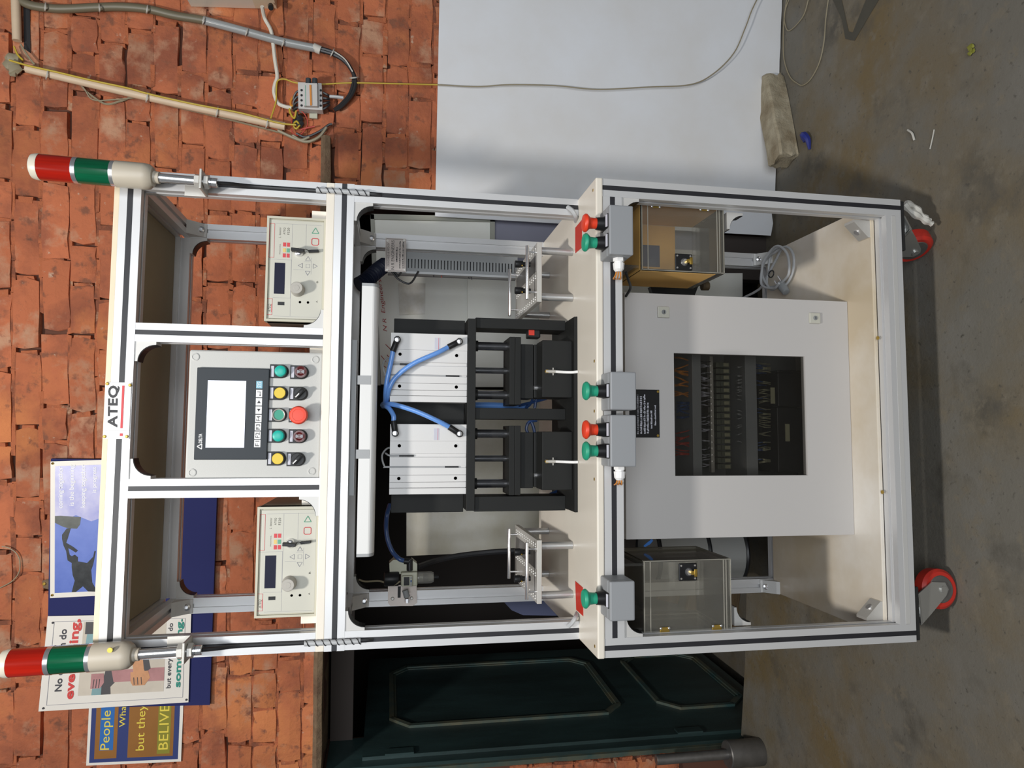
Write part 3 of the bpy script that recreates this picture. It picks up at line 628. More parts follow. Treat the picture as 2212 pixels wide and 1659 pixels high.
# ================================================================== LEAK TESTERS ON THE SHELF
def tester(name, label, tl, tr, bl, br, group):
    """bench instrument; arguments are the photo corners of its front"""
    Yf = YU+.012
    x0 = (P(*tl, Yf).x+P(*bl, Yf).x)/2; x1 = (P(*tr, Yf).x+P(*br, Yf).x)/2; z1 = (P(*tl, Yf).z+P(*tr, Yf).z)/2; z0 = ZS
    T = thing(name, label, 'instrument', ((x0+x1)/2, Yf, z0), group); w, hh = x1-x0, z1-z0
    q = MB(); q.box(x0, x1, Yf+.006, Yf+.26, z0+.004, z1-.001, .003)
    for a, b, c, d in ((x0, x1, z1-.005, z1), (x0, x1, z0+.001, z0+.005), (x0, x0+.005, z0+.005, z1-.005), (x1-.005, x1, z0+.005, z1-.005)): q.box(a, b, Yf, Yf+.03, c, d)
    q.build('casing', M['tester_edge'], T)
    Yp = Yf+.003
    fp = box('front_panel', M['tester'], T, x0+.007, x1-.007, Yp, Yf+.006, z0+.005, z1-.009, .001)
    def F(u, v, o=.0): return Vector((x0+u*w, Yp-o, z1-v*hh))         # u from the left, v from the top
    def patch(n, m, u0, u1, v0, v1, o=.0006, par=None):
        a, b = F(u0, v0), F(u1, v1); return box(n, m, par or T, a.x, b.x, Yp-o, Yp-.00005, b.z, a.z)
    def frame(n, m, u0, u1, v0, v1, tk=.0007):
        a, b = F(u0, v0), F(u1, v1); q = MB()
        q.box(a.x, b.x, Yp-.0005, Yp, a.z-tk, a.z); q.box(a.x, b.x, Yp-.0005, Yp, b.z, b.z+tk); q.box(a.x, a.x+tk, Yp-.0005, Yp, b.z, a.z); q.box(b.x-tk, b.x, Yp-.0005, Yp, b.z, a.z)
        q.build(n, m, T)
    def tri(n, m, u, v, r, ang, tk=.0008):
        q = MB(); c = F(u, v, .0004); P_ = [c+Vector((math.cos(ang+2*math.pi*k/3)*r, 0, math.sin(ang+2*math.pi*k/3)*r)) for k in range(3)]
        for a, b in zip(P_, P_[1:]+P_[:1]): q.tube([a, b], tk, n=5)
        q.build(n, m, T)
    patch('display', M['pane'], .262, .557, .145, .32)
    patch('socket', M['black_plastic'], .155, .187, .215, .325)
    frame('logo_frame', M['ink_red'], .06, .215, .035, .125)
    a = F(.085, .110); text('ATEQ', a, X3*.078*w, Z3*.05*hh, M['ink'], T, shear=.25); 
    patch('logo_underline', M['ink_red'], .085, .165, .112, .122)
    frame('red_outline', M['ink_red'], .605, .932, .04, .13)
    for u, v, m in ((.63, .30, 'ink_red'), (.68, .30, 'ink_yellow'), (.735, .30, 'ink_red'), (.63, .365, 'ink_red'), (.68, .365, 'ink_green'), (.735, .365, 'ink_red')): patch('indicator', M[m], u-.019, u+.019, v-.025, v+.025)
    for s_, v in (('ATEQ', .315), ('F520', .380)): 
        a = F(.832, v); text(s_, a, X3*.066*w, Z3*.04*hh, M['ink_grey'], T)
    a = F(.80, .235); text('L  detector', a, X3*.10*w, Z3*.035*hh, M['ink_grey'], T); a = F(.64, .235); text('PASS/FAIL', a, X3*.10*w, Z3*.018*hh, M['ink_grey'], T)
    tri('start_mark', M['ink_green'], .875, .815, .0085, 0.0, .0008)
    q = MB(); a = F(.775, .815, .0004)
    rr = .0075; cs = [a+Vector((sx*rr, 0, sz*rr)) for sx, sz in ((-1, -.7), (-.7, -1), (.7, -1), (1, -.7), (1, .7), (.7, 1), (-.7, 1), (-1, .7))]
    for c0_, c1_ in zip(cs, cs[1:]+cs[:1]): q.tube([c0_, c1_], .0008, n=5)
    q.build('stop_mark', M['ink_red'], T)
    for u, v, g in ((.605, .70, 0), (.475, .70, math.pi), (.54, .585, math.pi/2), (.54, .815, -math.pi/2)): tri('arrow_mark', M['ink_grey'], u, v, .0062, g, .0005)
    frame('enter_mark', M['ink_grey'], .523, .557, .668, .735, .0005)
    q = MB(); 
    for (u0, v0, u1, v1) in ((.055, .425, .935, .425), (.225, .13, .225, .425), (.225, .42, .59, .42), (.59, .02, .59, .425), (.935, .15, .935, .92), (.05, .15, .05, .92), (.50, .46, .50, .64), (.46, .76, .62, .76), (.58, .64, .58, .76), (.70, .66, .94, .66), (.70, .74, .70, .9)):
        a, b = F(min(u0, u1), max(v0, v1)), F(max(u0, u1), min(v0, v1)); q.box(a.x-.0002, b.x+.0002, Yp-.0003, Yp, a.z-.0002, b.z+.0002)
    q.build('printed_lines', M['ink_grey'], T)
    k = F(.305, .545); kn = MB().lathe([(0, -.026), (.006, -.026), (.0065, -.0255), (.0125, -.0255), (.0135, -.024), (.0148, -.003), (.0155, 0)], k, (0, 1, 0), 28).build('knob', M['tester_knob'], T, True); kn['label'] = 'round grey adjusting knob'
    for u, v in ((.19, .585), (.19, .72)): 
        a = F(u, v); MB().lathe([(.002, -.0004), (.0028, -.0004)], a, (0, 1, 0), 12).build('printed_mark', M['ink_grey'], T)
    for s_, u, v in (('A', .19, .885), ('B', .38, .885)): text(s_, F(u, v), X3*.02*w, Z3*.03*hh, M['ink_grey'], T)
    kc = F(.665, .545); lk = MB().lathe([(0, -.010), (.004, -.010), (.008, -.008), (.0105, -.002), (.0105, 0)], kc, (0, 1, 0), 20).build('key_lock', M['chrome'], T, True)
    ky = MB().box(-.014, .014, -.026, -.010, -.0035, .0035, .001, Matrix.Translation(kc) @ Matrix.Rotation(.08, 4, 'Y') @ Matrix.Rotation(math.pi/2, 4, 'Y')); ky.build('key', M['black_plastic'], lk)
    r2 = F(.675, .80); q = MB(); q.box(-.011, .011, -.012, -.004, -.0028, .0028, .001, Matrix.Translation(r2) @ Matrix.Rotation(math.pi/2-.1, 4, 'Y')); q.tube([kc+Vector((0, -.022, -.012)), (kc+r2)/2+Vector((.003, -.016, 0)), r2+Vector((0, -.009, .010))], .0008, n=5)
    q.build('spare_key', M['black_plastic'], T)
    return T
tester('leak_tester', 'warm grey leak tester on the shelf right of the touch panel', (570, 693), (577.5, 465), (698, 697), (705.5, 474), 'leak testers')
tester('leak_tester', 'warm grey leak tester on the shelf left of the touch panel', (549, 1336.5), (556, 1093), (685, 1330), (691, 1096), 'leak testers')
# plain cream blocks the testers stand against
for (nm, x0, y0, x1, y1, lab) in (('packing_block', 674, 455, 706, 475, 'cream packing block on the shelf right of the right leak tester'), ('packing_block', 650, 1326, 691, 1346, 'cream packing block on the shelf left of the left leak tester'), ('packing_block', 669, 749, 704, 772, 'cream packing block behind the touch panel box beside the right divider post'), ('packing_block', 652, 1075, 690, 1098, 'cream packing block between the left divider post and the left leak tester')):
    a, b = P(x1, y1, YU+.05), P(x0, y0, YU+.05); tag(box(nm, M['cream'], None, a.x, b.x, YU+.05, YU+.13, ZS, b.z, .001), lab, 'block', 'cream packing blocks on the shelf')
# ================================================================== TOUCH PANEL BOX
Yc = YU+.010
CP = thing('control_panel', 'light grey panel box with touch screen and two rows of push buttons', 'control panel', (.56, Yc, ZS))
x0, x1 = P(550, 1036, Yc).x, P(550, 758.5, Yc).x; zt = P(404, 895, Yc).z
box('casing', M['panel'], CP, x0, x1, Yc, Yc+.15, ZS, zt, .004)
for px in ((422, 771), (681, 777), (415, 1021), (673, 1018)):
    p = P(px[0], px[1], Yc); MB().lathe([(.0085, .001), (.0085, -.0015), (.0075, -.002), (.006, -.002), (.0055, -.0008), (0, -.0008)], p, (0, 1, 0), 24).build('corner_plug', M['panel'], CP, True)
Yh = Yc-.008
hm = thing('touch_panel', 'slate grey operator panel with blank screen painted with glare and a column of function keys', 'touch panel', P(500, 893, Yh))
a, b = P(420, 993, Yh), P(581, 795, Yh); c = P(424, 795, Yh); d = P(577, 993, Yh)
hx0, hx1, hz0, hz1 = (a.x+d.x)/2, (b.x+c.x)/2, (b.z+d.z)/2, (a.z+c.z)/2
box('bezel', M['hmi'], hm, hx0, hx1, Yh, Yc+.0005, hz0, hz1, .0015)
Ys = Yh-.0006
a, b = P(444, 967, Yh), P(532, 823, Yh); box('screen', M['screen'], hm, a.x, b.x, Ys, Yh, b.z, a.z)
keys = [('F1', 556, 958), ('F2', 556.5, 940), ('F3', 557.5, 922), ('F4', 558.5, 904), ('', 559, 886), ('', 559.5, 868), ('', 560, 850), ('SYS', 560.5, 831)]
for i, (s_, x, y) in enumerate(keys):
    p = P(x, y, Yh); k = box('key', M['key_blue' if s_ == 'SYS' else 'key'], hm, p.x-.0082, p.x+.0082, Yh-.001, Yh, p.z-.0066, p.z+.0066, .0004)
    yk = Yh-.0014
    if s_: text(s_, (p.x-.0058, yk, p.z-.004), X3*.0116, Z3*.0082, M['ink_white' if s_ == 'SYS' else 'ink'], k)
    elif i in (4, 5):
        sg_ = -1 if i == 4 else 1
        MB().face([(p.x+sg_*.0032, yk, p.z), (p.x-sg_*.0030, yk, p.z-.0035), (p.x-sg_*.0030, yk, p.z+.0035)]).build('arrow', M['ink'], k)
    else:
        q = MB(); q.box(p.x+.003, p.x+.004, yk, yk+.0003, p.z-.002, p.z+.004); q.box(p.x-.004, p.x+.004, yk, yk+.0003, p.z-.0025, p.z-.0015); q.face([(p.x-.006, yk, p.z-.002), (p.x-.003, yk, p.z-.004), (p.x-.003, yk, p.z)]); q.build('arrow', M['ink'], k)
p = P(431.5, 964.5, Yh); q = MB()
for a_, b_ in (((-.0055, -.0045), (.0055, -.0045)), ((.0055, -.0045), (0, .005)), ((0, .005), (-.0055, -.0045))): q.tube([(p.x+a_[0], Ys, p.z+a_[1]), (p.x+b_[0], Ys, p.z+b_[1])], .0012, n=5)
q.build('emblem', M['ink_white'], hm)
prow('DELTA', 436.5, 957, 437, 937, 7.5, Ys, M['ink_white'], hm, bold=.02)
def station(x, y, kind, label, group):
    """30 mm legend plate with a 22 mm operator; (x, y) is the photo position of the operator's centre"""
    p = P(x, y, Yc); T = thing('push_button' if kind != 'switch' else 'selector_switch', label, 'button' if kind != 'switch' else 'switch', p, group)
    pts = [(-.0152, .024), (.0152, .024)] + [(.0152*math.cos(t), .0152*math.sin(t)*1.05) for t in [-math.pi*k/14 for k in range(0, 15)]]
    MB().prism([(p.x+u, Yc-.002, p.z+v) for u, v in pts], (0, .0019, 0)).build('legend_holder', M['black_plastic'], T)
    box('label_insert', M['label_strip'], T, p.x-.012, p.x+.012, Yc-.0026, Yc-.002, p.z+.0155, p.z+.0215)
    C_ = (p.x, Yc-.0019, p.z)
    if kind in ('teal', 'yellow', 'green'):
        MB().lathe([(.0145, 0), (.0145, -.006), (.0132, -.0085), (.0118, -.0085)], C_, (0, 1, 0), 28).build('collar', M['black_plastic'], T, True)
        if kind == 'teal': MB().lathe([(.0128, -.006), (.0128, -.012), (.011, -.0155), (.006, -.017), (0, -.0172)], C_, (0, 1, 0), 28).build('lens', M['teal_lit'], T, True)
        elif kind == 'yellow': MB().lathe([(.0120, -.006), (.0120, -.012), (.0112, -.013), (0, -.013)], C_, (0, 1, 0), 28).build('button', M['yellow_btn'], T, True)
        else:
            MB().lathe([(.0135, -.006), (.0138, -.011), (.0125, -.0122), (.0112, -.0115), (.0112, -.008)], C_, (0, 1, 0), 28).build('ring', M['steel'], T, True)
            MB().lathe([(.0112, -.006), (.0112, -.0095), (0, -.0095)], C_, (0, 1, 0), 24).build('button', M['green_btn'], T, True)
    elif kind == 'lamp':
        MB().lathe([(.0145, 0), (.0145, -.006), (.0125, -.0085)], C_, (0, 1, 0), 28).build('collar', M['black_plastic'], T, True)
        MB().lathe([(.0132, -.006), (.0132, -.014), (.0125, -.016), (.009, -.0165), (.008, -.0158), (.002, -.0158), (.0016, -.0152), (0, -.0152)], C_, (0, 1, 0), 28).build('lens', M['brown_lens'], T, True)
        q = MB()
        for a0_ in (math.pi/2, -math.pi/2):
            q.face([(p.x, Yc-.0188, p.z)] + [(p.x+.008*math.cos(a0_+t), Yc-.0188, p.z+.008*math.sin(a0_+t)) for t in (-.6, -.3, 0, .3, .6)])
        q.build('lens_mark', M['ink_grey'], T)
    elif kind == 'switch':
        MB().lathe([(.0145, 0), (.0145, -.008), (.0130, -.010), (0, -.010)], C_, (0, 1, 0), 28).build('collar', M['black_plastic'], T, True)
        R_ = Matrix.Translation(C_) @ Matrix.Rotation(math.radians(-48), 4, 'Y')
        MB().box(-.0045, .0045, -.021, -.009, -.0125, .0125, .002, R_).build('lever', M['black_plastic'], T, True)
        MB().box(-.0011, .0011, -.0214, -.0205, .001, .012, 0, R_).build('pointer', M['ink_white'], T)
    elif kind == 'estop':
        MB().lathe([(.0140, 0), (.0140, -.012), (.012, -.014)], C_, (0, 1, 0), 24).build('collar', M['black_plastic'], T, True)
        MB().lathe([(.010, -.010), (.012, -.018), (.0185, -.022), (.0198, -.026), (.0195, -.031), (.017, -.0345), (.0125, -.0350), (.012, -.0345), (0, -.0355)], C_, (0, 1, 0), 36).build('mushroom_head', M['red_btn'], T, True)
    return T
B1 = 'buttons under the touch screen'
station(608, 802.5, 'teal', 'turquoise domed push button at the right end of the upper row under the touch screen', B1)
station(606.5, 849.5, 'yellow', 'yellow push button between two green ones, second from right in the upper row', B1)
station(604, 896.5, 'green', 'dark green push button with a metal ring in the middle of the upper row', B1)
station(603.5, 941.5, 'teal', 'turquoise domed push button second from left in the upper row under the touch screen', B1)
station(602, 990.5, 'yellow', 'yellow push button at the left end of the upper row under the touch screen', B1)
station(651.5, 804.5, 'lamp', 'dark red indicator lamp at the right end of the lower row, under the turquoise button', B1)
station(649.5, 850.5, 'switch', 'black selector switch right of the red emergency stop', B1)
station(648.5, 897.5, 'estop', 'large red emergency stop mushroom in the middle of the lower row', B1)
station(648.5, 942.5, 'lamp', 'dark red indicator lamp left of the red emergency stop', B1)
station(644, 992, 'switch', 'black selector switch at the left end of the lower row, under the yellow button', B1)
# ================================================================== SIGNAL TOWERS
def tower(label, base_px, top_px, sx):
    Yt = YU-.040
    b = P(*base_px, Yt); t_ = P(*top_px, Yt); d = (t_-b).normalized(); L = (t_-b).length
    T = thing('signal_tower', label, 'signal light', b, 'signal towers')
    f = lambda k: b + d*(L*k)                                         # k: 0 at the tube end, 1 at the cap top
    def lz(n, m, prof, **kw): return MB().lathe([(r, L*k) for r, k in prof], b, d, 28).build(n, m, T, True, **kw)
    R_ = .0275
    lz('cap', M['tower_cap'], [(R_*.98, .945), (R_*.98, .962), (R_*.9, .985), (R_*.6, .998), (0, 1.0)])
    lz('lens', M['lens_red'], [(R_*.97, .765), (R_*.97, .945)], label='ribbed red lens'); lz('ring', M['chrome'], [(R_, .742), (R_, .766)])
    lz('lens', M['lens_green'], [(R_*.97, .565), (R_*.97, .743)], label='ribbed green lens'); lz('ring', M['chrome'], [(R_, .545), (R_, .566)])
    lz('base', M['tower_base'], [(R_, .545), (R_, .395), (R_*.94, .365), (R_*.72, .345), (R_*.5, .342), (R_*.5, .335), (R_*.46, .328), (R_*.46, .312), (0, .312)])
    lz('tube', M['chrome'], [(.0098, .02), (.0098, .33)])
    lz('tube_end', M['chrome'], [(.0085, -.012), (.0098, -.008), (.0098, .025)])
    zb = f(.075); pt = f(.075)
    for k0, k1 in ((.085, .115), (.035, .062)): MB().cyl(f(k0), f(k1), .0155, n=6, bev=.001).build('nut', M['steel'], T)
    q = MB(); q.box(pt.x-.021, pt.x+.021, Yt-.021, YU-.002, f(.066).z, f(.079).z, .001); q.box(pt.x-.021, pt.x+.021, YU-.005, YU-.0005, f(.066).z, f(.20).z, .001)
    q.build('angle_bracket', M['steel'], T)
    e = f(-.01); xs = sx
    cb = MB(); cb.tube([e, e+Vector(((xs-e.x)*.4, .012, -.025)), Vector((xs, YU-.004, e.z-.07)), Vector((xs, YU-.003, ZS+.02)), Vector((xs, YU-.005, ZM0-.035)), Vector((xs, YU-.001, ZM0-.06))], .0042, n=8); cb.build('cable', M['cable_black'], T, True)
    sp = MB(); zz = ZS+.02
    sw = MB().tube([(xs, YU-.0065, ZS+.022), (xs, YU-.0075, ZS-.01), (xs, YU-.0075, ZM0+.01), (xs, YU-.0065, ZM0-.034)], .0058, n=10).build('spiral_wrap', M['cable_grey'], T, True)
    while zz > ZM0-.03:
        sp.tube([(xs+.0061*math.cos(t), YU-.0073-.0061*math.sin(t), zz-.010*t/math.pi) for t in [k*.45 for k in range(0, 8)]], .0011, n=5, sub=1, smooth=False); zz -= random.uniform(.013, .019)
    sp.build('wrap_gaps', M['cable_black'], sw, True)
    return T
tower('two-colour signal tower standing above the right front post of the bench', (466, 395), (66, 359), WX-h)
tower('two-colour signal tower standing above the left front post of the bench', (432, 1404), (0, 1434), h)
# ================================================================== THE PRESS
PR = thing('press_fixture', 'black press stand with two silver air cylinders over two black nest blocks', 'press', (.54, .26, ZT))
K = M['black']
Yb0 = .150; Yu_ = .235                                              # front of the base plate, front of the uprights
bx0, bx1 = PZ(1250, 1109, ZT+.004).x, PZ(1250, 680, ZT+.004).x
box('base_plate', K, PR, bx0, bx1, Yb0, Yb0+.23, ZT, ZT+.008, .001)
zt1 = P(1027, 895, Yu_-.01).z; zt0 = P(1009, 895, Yu_-.01).z        # top plate
tx0, tx1 = P(1018, 1103.5, Yu_-.01).x, P(1018, 688, Yu_-.01).x
box('top_plate', K, PR, tx0, tx1, Yu_-.01, Yu_+.10, zt1, zt0, .001)
for ya, yb in ((1072, 1104), (882, 906), (689, 711)):
    a, b = P(1120, yb, Yu_).x, P(1120, ya, Yu_).x; box('upright', K, PR, a, b, Yu_, Yu_+.075, ZT+.008, zt1, .001)
yk = Yu_+.055
a, b = P(843, 1104, yk), P(850, 690, yk); box('back_plate', K, PR, P(920, 1107, yk).x, P(920, 690, yk).x, yk, yk+.02, zt0, P(848, 900, yk).z, .001)
Yf = Yu_-.004
def cylinder(yl, yr, xt, label):
    x0, x1 = P(925, yl, Yf).x, P(925, yr, Yf).x; w = x1-x0; z0, z1 = zt0+.0006, P(xt, (yl+yr)/2, Yf).z; hh = z1-z0
    # stepped extrusion profile seen from above: (u from right, depth step)
    steps = [(0, .24, 0), (.242, .42, .0012), (.422, .43, .004), (.43, .475, .0055), (.475, .60, .0005), (.60, .625, .006), (.625, .725, .0008), (.730, .825, .0), (.831, .905, .0016), (.915, 1, 0)]
    q = MB()
    for u0, u1, dp in steps:
        q.box(x1-u1*w, x1-u0*w, Yf+dp, Yf+.05, z0, z1)
    q.box(x0+.001, x1-.001, Yf+.008, Yf+.055, z0+.0005, z1-.0005)
    C_ = q.build('cylinder_body', M['cyl'], PR, label=label)
    for u in (.31, .775):
        for v in (.12, .86):
            c = Vector((x1-u*w, Yf+.0009 if u < .5 else Yf, z1-v*hh)); MB().lathe([(.0062, .0006), (.0062, -.0004), (.0040, -.0004)], c, (0, 1, 0), 20).build('counterbore', M['cyl'], C_, True)
            MB().lathe([(.0040, -.0007), (0, -.0007)], c, (0, 1, 0), 16).build('screw_hole', M['black_plastic'], C_)
    a = Vector((x1-.24*w, Yf-.0005, z1-.64*hh)); box('maker_label', M['label_strip'], C_, a.x+.002, a.x+.03, Yf-.0005, Yf, a.z, a.z+.013); 
    box('label_bar', M['ink_red'], C_, a.x+.002, a.x+.03, Yf-.0008, Yf-.0005, a.z+.003, a.z+.0038)
    for u, v0, v1, vc in ((.45, .12, .31, 0), (.612, .72, .90, .0)):
        box('reed_sensor', M['black_plastic'], C_, x1-(u+.016)*w, x1-(u-.010)*w, Yf+.0012, Yf+.006, z1-v1*hh, z1-v0*hh)
    q = MB(); q.tube([(x1-.612*w, Yf+.003, z1-.72*hh), (x1-.612*w, Yf+.003, z1), (x1-.60*w, Yf+.004, z1+.012), (x1-.45*w, Yf+.012, z1+.018), (x1-.35*w, Yf+.03, z1+.006), (x1-.35*w, Yf+.05, z1-.01)], .0022, n=6)
    q.tube([(x1-.45*w, Yf+.003, z1-.12*hh), (x1-.45*w, Yf+.003, z1), (x1-.42*w, Yf+.02, z1+.01)], .0022, n=6); q.build('sensor_lead', M['cable_grey'], C_, True)
    return x0, x1, z0, z1
cylR = cylinder(868.5, 721, 843.5, 'silver cylinder body on the right'); cylL = cylinder(1067.5, 916.5, 842, 'silver cylinder body on the left')
def elbow(px, ang, label=None):
    """push-in elbow fitting screwed into the cylinder at photo point px, its barrel pointing ang (0 = right, 90 = up)"""
    c = P(*px, Yf); d = Vector((math.cos(math.radians(ang)), 0, math.sin(math.radians(ang))))
    q = MB(); q.cyl(c+Vector((0, .0008, 0)), c+Vector((0, -.020, 0)), .0082, n=20, bev=.001); q.cyl(c+Vector((0, -.013, 0))+d*.004, c+Vector((0, -.013, 0))+d*.030, .0072, n=18, bev=.001)
    f_ = q.build('elbow_fitting', M['black_plastic'], PR, True); MB().lathe([(.0060, -.0205), (.0058, -.022), (.004, -.0225), (0, -.0225)], c, (0, 1, 0), 20).build('screw_head', M['chrome'], f_, True)
    return c+Vector((0, -.013, 0))+d*.029
e1 = elbow((858, 735.5), 160); e2 = elbow((991, 739.5), 118); e3 = elbow((853.5, 936), 8); e4 = elbow((991.5, 937), 57)
for ya_, x0, x1 in ((0, *cylR[:2]), (1, *cylL[:2])):
    w = x1-x0; yr_ = Yu_+.035
    for u, r in ((.13, .0106), (.50, .0078), (.87, .0106)):
        xr = x1-u*w; MB().cyl((xr, yr_, zt1), (xr, yr_, zt1-.098), r, n=20).build('guide_rod', M['rod'], PR, True)
        if r > .008: MB().cyl((xr, yr_, zt1), (xr, yr_, zt1-.010), r+.003, n=20).build('rod_bush', K, PR, True)
    zp = P(1100, 890, Yu_-.01).z; zq = P(1125, 890, Yu_-.01).z; zr = P(1152, 890, Yu_).z
    box('platen', K, PR, x0-.004, x1-.002, Yu_-.010, Yu_+.085, zp-.014, zp-.0005, .0008); box('platen', K, PR, x0-.004, x1-.002, Yu_-.010, Yu_+.085, zq, zp-.0146, .0008)
    box('press_head', K, PR, x0+.012, x1-.018, Yu_, Yu_+.07, zr, zq-.0004, .001)
    zn = P(1171, 890, Yb0+.02).z; nb_ = box('nest_block', K, PR, x0+.012, x1-.016, Yb0+.018, Yu_-.001, ZT+.0083, zn, .0015)
    box('nest_block', K, PR, x0+.014, x1-.018, Yu_+.001, Yu_+.07, ZT+.0083, zn+.006, .0015)
    xc = P(1190, 803 if ya_ == 0 else 996.5, Yb0+.018).x; zf_ = P(1180, 890, Yb0+.018).z; zb_f = P(1198, 890, Yb0+.016).z
    MB().cyl((xc, Yb0+.018, zf_), (xc, Yb0+.008, zf_), .0045, n=6).build('hose_fitting', M['brass'], PR); q = MB(); q.cyl((xc, Yb0+.011, zf_+.003), (xc, Yb0+.011, zb_f), .0042, n=14); q.box(xc-.009, xc-.003, Yb0+.010, Yb0+.012, zb_f+.004, zb_f+.006); q.box(xc+.003, xc+.009, Yb0+.010, Yb0+.012, zb_f+.004, zb_f+.006); q.build('hose_fitting', M['steel'], PR, True)
    tag(MB().tube([(xc, Yb0+.011, zb_f+.002), (xc-.001, Yb0+.0105, ZT+.03), (xc-.0015, Yb0+.004, ZT+.012), (xc-.001, Yb0-.0045, ZT+.003), (xc-.001, Yb0-.006, ZT+.0005)], .0034, n=10).build('air_tube', M['white'], None, True), 'short white tube dropping from the %s nest block of the press' % ('right', 'left')[ya_], 'tube', 'white tubes at the nest blocks')
    sxs = x0-.022 if ya_ else x1+.012
    s_ = MB().box(sxs-.012, sxs+.012, Yu_+.01, Yu_+.04, zr-.02, zr+.012, .003).build('sensor', M['black_plastic'], PR); box('sensor_face', M['sticker_red'], s_, sxs-.006, sxs+.010, Yu_+.008, Yu_+.012, zr-.004, zr+.010)
    pn = P(1158, 1026 if ya_ else 838, Yu_-.004); MB().cyl((pn.x, Yu_-.008, pn.z-.008), (pn.x, Yu_-.008, pn.z+.006), .0055, n=14).build('locating_pin', M['chrome'], PR, True)
HG = 'blue air hoses of the press'
def hose(pts, label, r=.0058): return tag(MB().tube(pts, r, n=12).build('air_hose', M['blue_hose'], None, True), label, 'hose', HG)
def ph(x, y, Y): return P(x, y, Y)
Yo = Yf-.013
hose([e1, ph(846, 775, Yo), ph(836, 822, Yo), ph(833, 850, Yo+.01), ph(832, 868, Yo+.04), ph(826, 875, Yo+.09)], 'short blue hose from the upper fitting of the right cylinder')
hose([e2, ph(945, 762, Yo-.008), ph(892, 786, Yo-.008), ph(855, 815, Yo-.004), ph(840, 842, Yo), ph(836, 864, Yo+.03), ph(830, 872, Yo+.09)], 'long blue hose curving up from the lower fitting of the right cylinder')
hose([e3, ph(850, 898, Yo), ph(842, 884, Yo+.01), ph(834, 878, Yo+.03), ph(828, 878, Yo+.09)], 'short blue hose from the upper fitting of the left cylinder')
hose([e4, ph(945, 909, Yo-.008), ph(905, 891, Yo-.008), ph(870, 879, Yo-.002), ph(845, 873, Yo+.01), ph(832, 873, Yo+.05), ph(827, 873, Yo+.1)], 'long blue hose curving up from the lower fitting of the left cylinder')
bd = MB(); yy = Yu_+.10
bd.tube([P(1010, 876, yy), P(1060, 876, yy), P(1100, 878, yy), P(1140, 880, yy)], .009, n=10)
bundle = bd.build('hose_bundle', M['blue_hose'], None, True); tag(bundle, 'bundle of bright blue hoses running down behind the centre post of the press', 'hose')
q = MB()
for pts in ([(1135, 882), (1146, 872), (1152, 858)], [(1155, 882), (1157, 868), (1160, 856)], [(1120, 876), (1150, 869), (1180, 861)]): q.tube([P(x, y, yy-.01) for x, y in pts], .004, n=7)
tag(q.build('hose_ends', M['blue_dark'], None, True), 'dark blue hose ends right of the centre post of the press', 'hose')
q = MB()
for pts in ([(1140, 936), (1137, 925), (1143, 912), (1160, 908)], [(1155, 936), (1152, 922), (1148, 912)], [(1188, 1068), (1205, 1060), (1220, 1053)]): q.tube([P(x, y, yy-.01) for x, y in pts], .004, n=7)
tag(q.build('hose_ends', M['blue_dark'], None, True), 'dark blue hose ends left of the centre post of the press', 'hose')
# ================================================================== PERFORATED PROBE RACKS
def rack(front, back, label, legs, handles, probes, mirror):
    """low metal table of drilled plate; front = photo pixels of the plate's front edge (x top, x bottom, y right, y left)"""
    ya, yb = front; zt = None
    lz = PZ(1239, (legs[0]+legs[1])/2, ZT).y                          # front leg line on the tabletop
    Yr = lz-.008; zp0 = P(1170.5, 590 if not mirror else 1236, Yr).z; zp1 = P(1160.5, 590 if not mirror else 1236, Yr).z
    x0, x1 = P(1165, yb, Yr).x, P(1165, ya, Yr).x; depth = .29
    T = thing('probe_rack', label, 'rack', ((x0+x1)/2, Yr+depth/2, ZT), 'drilled probe racks')
    box('top_plate', M['steel'], T, x0, x1, Yr, Yr+depth, zp0, zp1, .0008)
    for x in (x0+.016, x1-.016):
        for y in (Yr+.010+.008, Yr+depth-.02): MB().cyl((x, y, ZT+.0005), (x, y, zp0), .0090, n=20).build('leg', M['satin'], T, True)
    q = MB(); 
    for u in (.06, .10, .42, .46, .88, .92):
        for k in range(12): q.cyl((x0+(x1-x0)*u, Yr+.02+k*(depth-.04)/11, zp1), (x0+(x1-x0)*u, Yr+.02+k*(depth-.04)/11, zp1+.0016), .0018, n=8)
    o = q.build('pins', M['pin'], T); o['kind'] = 'stuff'
    q = MB(); q.box(x0+(x1-x0)*.53, x0+(x1-x0)*.80, Yr+.012, Yr+depth-.02, zp1, zp1+.0012); q.build('recess', M['shaft'], T)
    for y, xa_, xb_ in ((Yr+.014, x0+.008, x1-.006), (Yr+depth-.03, x0+.008, x1-.006)):
        hz = zp1+.022; q = MB(); q.cyl((xa_, y, hz), (xb_, y, hz), .0042, n=12, bev=.001)
        for xx in (xa_+.018, xb_-.016): q.cyl((xx, y, zp1), (xx, y, hz), .0024, n=10)
        q.build('handle', M['chrome'], T, True)
    for (yx, yd) in probes:
        x = P(1130, yx, Yr+yd).x; q = MB(); y = Yr+yd
        q.cyl((x, y, zp1), (x, y, zp1+.020), .0062, n=16); q.cyl((x, y, zp1+.020), (x, y, zp1+.026), .0085, n=6); q.cyl((x, y, zp1+.026), (x, y, zp1+.040), .0090, n=18, bev=.001); q.cyl((x, y, zp0), (x, y, zp0-.012), .0068, n=6)
        b_ = q.build('probe', M['black_plastic'], T, True); MB().ball((x-.005, y-.0075, zp1+.023), .0022, seg=8).build('grub_screw', M['brass'], b_, True)
    return T
rack((523, 652), None, 'drilled metal rack on chrome legs on the right end of the tabletop', (538, 644), None, ((571, .08), (628, .08)), False)
rack((1167, 1305), None, 'drilled metal rack on chrome legs on the left end of the tabletop', (1176, 1289), None, ((1192, .08), (1250, .08)), True)
